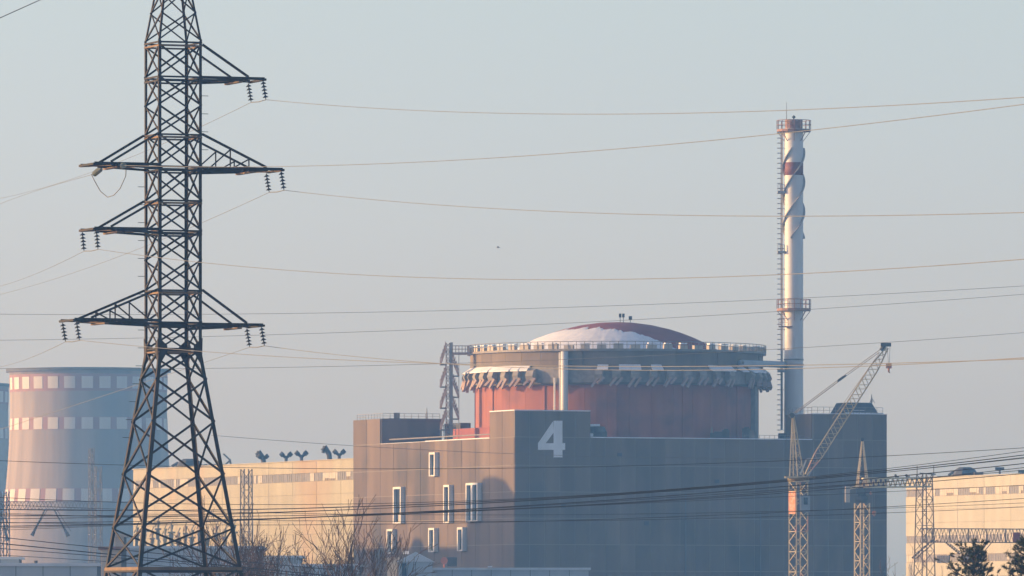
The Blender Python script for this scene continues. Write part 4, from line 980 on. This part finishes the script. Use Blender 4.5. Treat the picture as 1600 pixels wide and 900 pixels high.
def pine(px, D, pytop, wpx, seed, label, group):
    rnd = random.Random(seed); k = D/F; x = (px-800)*k; gz = ground_z(D)-.2; H = HC+(HZ-pytop)*k-gz; Rw = wpx*k/2
    root = empty('pine_tree', (x,D,gz), label, 'tree', group); tr, nd = MB(), MB()
    tr.tube([(x,D,gz),(x+.1,D,gz+H*.5),(x-.05,D,gz+H*.98)], [.2,.13,.03], 8)
    def tuft(c, ax, s_):
        for q in range(42):
            d = (ax*rnd.uniform(.2,1.1)+Vector((rnd.gauss(0,.6),rnd.gauss(0,.6),rnd.gauss(.1,.6)))).normalized(); L = s_*rnd.uniform(.7,1.15)
            sd = d.cross(Vector((rnd.random(),rnd.random(),rnd.random()))).normalized()*.020; b0 = c+ax*rnd.uniform(-.12,.12); nd.add([b0-sd, b0+sd, b0+d*L], [(0,1,2)])
    nb = 95
    for b_ in range(nb):
        f = .25+.75*(b_/nb); z = gz+H*f; a = b_*2.4+rnd.uniform(-.4,.4); L = Rw*(1.15-f*f*.75)*rnd.uniform(.5,1.2)
        d = Vector((math.cos(a),math.sin(a),rnd.uniform(.25,.7))).normalized(); p0 = Vector((x,D,z-.3)); p1 = p0+d*L*.6; p2 = p1+(d+Vector((0,0,.7))).normalized()*L*.45
        tr.tube([p0,p1,p2], [.05,.035,.014], 4, False)
        for c in range(int(4+L*3)):
            t = rnd.uniform(.35,1); q = p0.lerp(p1,t/.6) if t < .6 else p1.lerp(p2,(t-.6)/.4); off = Vector((rnd.gauss(0,.28),rnd.gauss(0,.28),rnd.uniform(.0,.45)))*(.6+.3*L)
            tr.tube([q, q+off], [.018,.01], 3, False); tuft(q+off, (off+d*.2).normalized(), rnd.uniform(.15,.26))
    tuft(Vector((x,D,gz+H)), Z, .22); tr.build('trunk', M['bark'], root); tag(nd.build('crown', M['needle'], root), kind='stuff')
pine(1522, 500, 851, 125, 3, 'dark pine top with separate tufts at the bottom right', 'pines at the bottom right')
pine(1604, 480, 842, 120, 6, 'denser dark pine cut off by the right picture edge', 'pines at the bottom right')

# ------------------------------------------------------------------ birds
for (px, py, D, a, lb) in ((778,387,1000,.3,'tiny bird flying high above the left part of the drum'),):
    c = P(px,py,D); m_ = MB(); root = empty('bird', c, lb, 'bird')
    B_=.6; m_.tube([c+Vector((-.22,0,-.02)), c+Vector((-.1,0,0)), c+Vector((.06,0,.02)), c+Vector((.2,0,.03)), c+Vector((.27,0,.02))], [.015,.04,.05,.03,.01], 8); m_.build('body', M['gull'], root, smooth=True)
    for sg in (-1,1):
        m_ = MB(); q = [c+Vector((-.08,sg*.05,.03)), c+Vector((.08,sg*.05,.03)), c+Vector((.06,sg*.3,.16+a*.1)), c+Vector((-.12,sg*.55,.10)), c+Vector((-.08,sg*.3,.14))]
        m_.add(q+[p-Z*.012 for p in q], [(0,1,2,4),(4,2,3),(9,7,6,5),(8,7,9)]); m_.build('wing', M['gull'], root)

# ------------------------------------------------------------------ body of the added round shadow caster (outside the frame)
m_ = MB(); m_.lathe((-128,1425.2,0), [(10,0),(10,51),(9.2,54),(7,56.3),(4.2,58.2),(.01,59)], 32); m_.build('shadow_silo_shell', M['concrete'], tank, smooth=True)

# ------------------------------------------------------------------ haze
hz = MB().box((-3050,-620,-1.5),(3050,6250,113)).build('haze', bpy.data.materials.new('haze'), org=(0,0,0)); tag(hz, kind='stuff')
hm = hz.data.materials[0]; hm.use_nodes = True; nt = hm.node_tree; nt.nodes.clear()
o_ = nt.nodes.new('ShaderNodeOutputMaterial'); pv = nt.nodes.new('ShaderNodeVolumePrincipled')
pv.inputs['Density'].default_value = HAZE_DENSITY; pv.inputs['Color'].default_value = (.165,.45,.95,1); pv.inputs['Absorption Color'].default_value = (1,1,1,1); pv.inputs['Anisotropy'].default_value = 0.0
nt.links.new(pv.outputs[0], o_.inputs['Volume'])
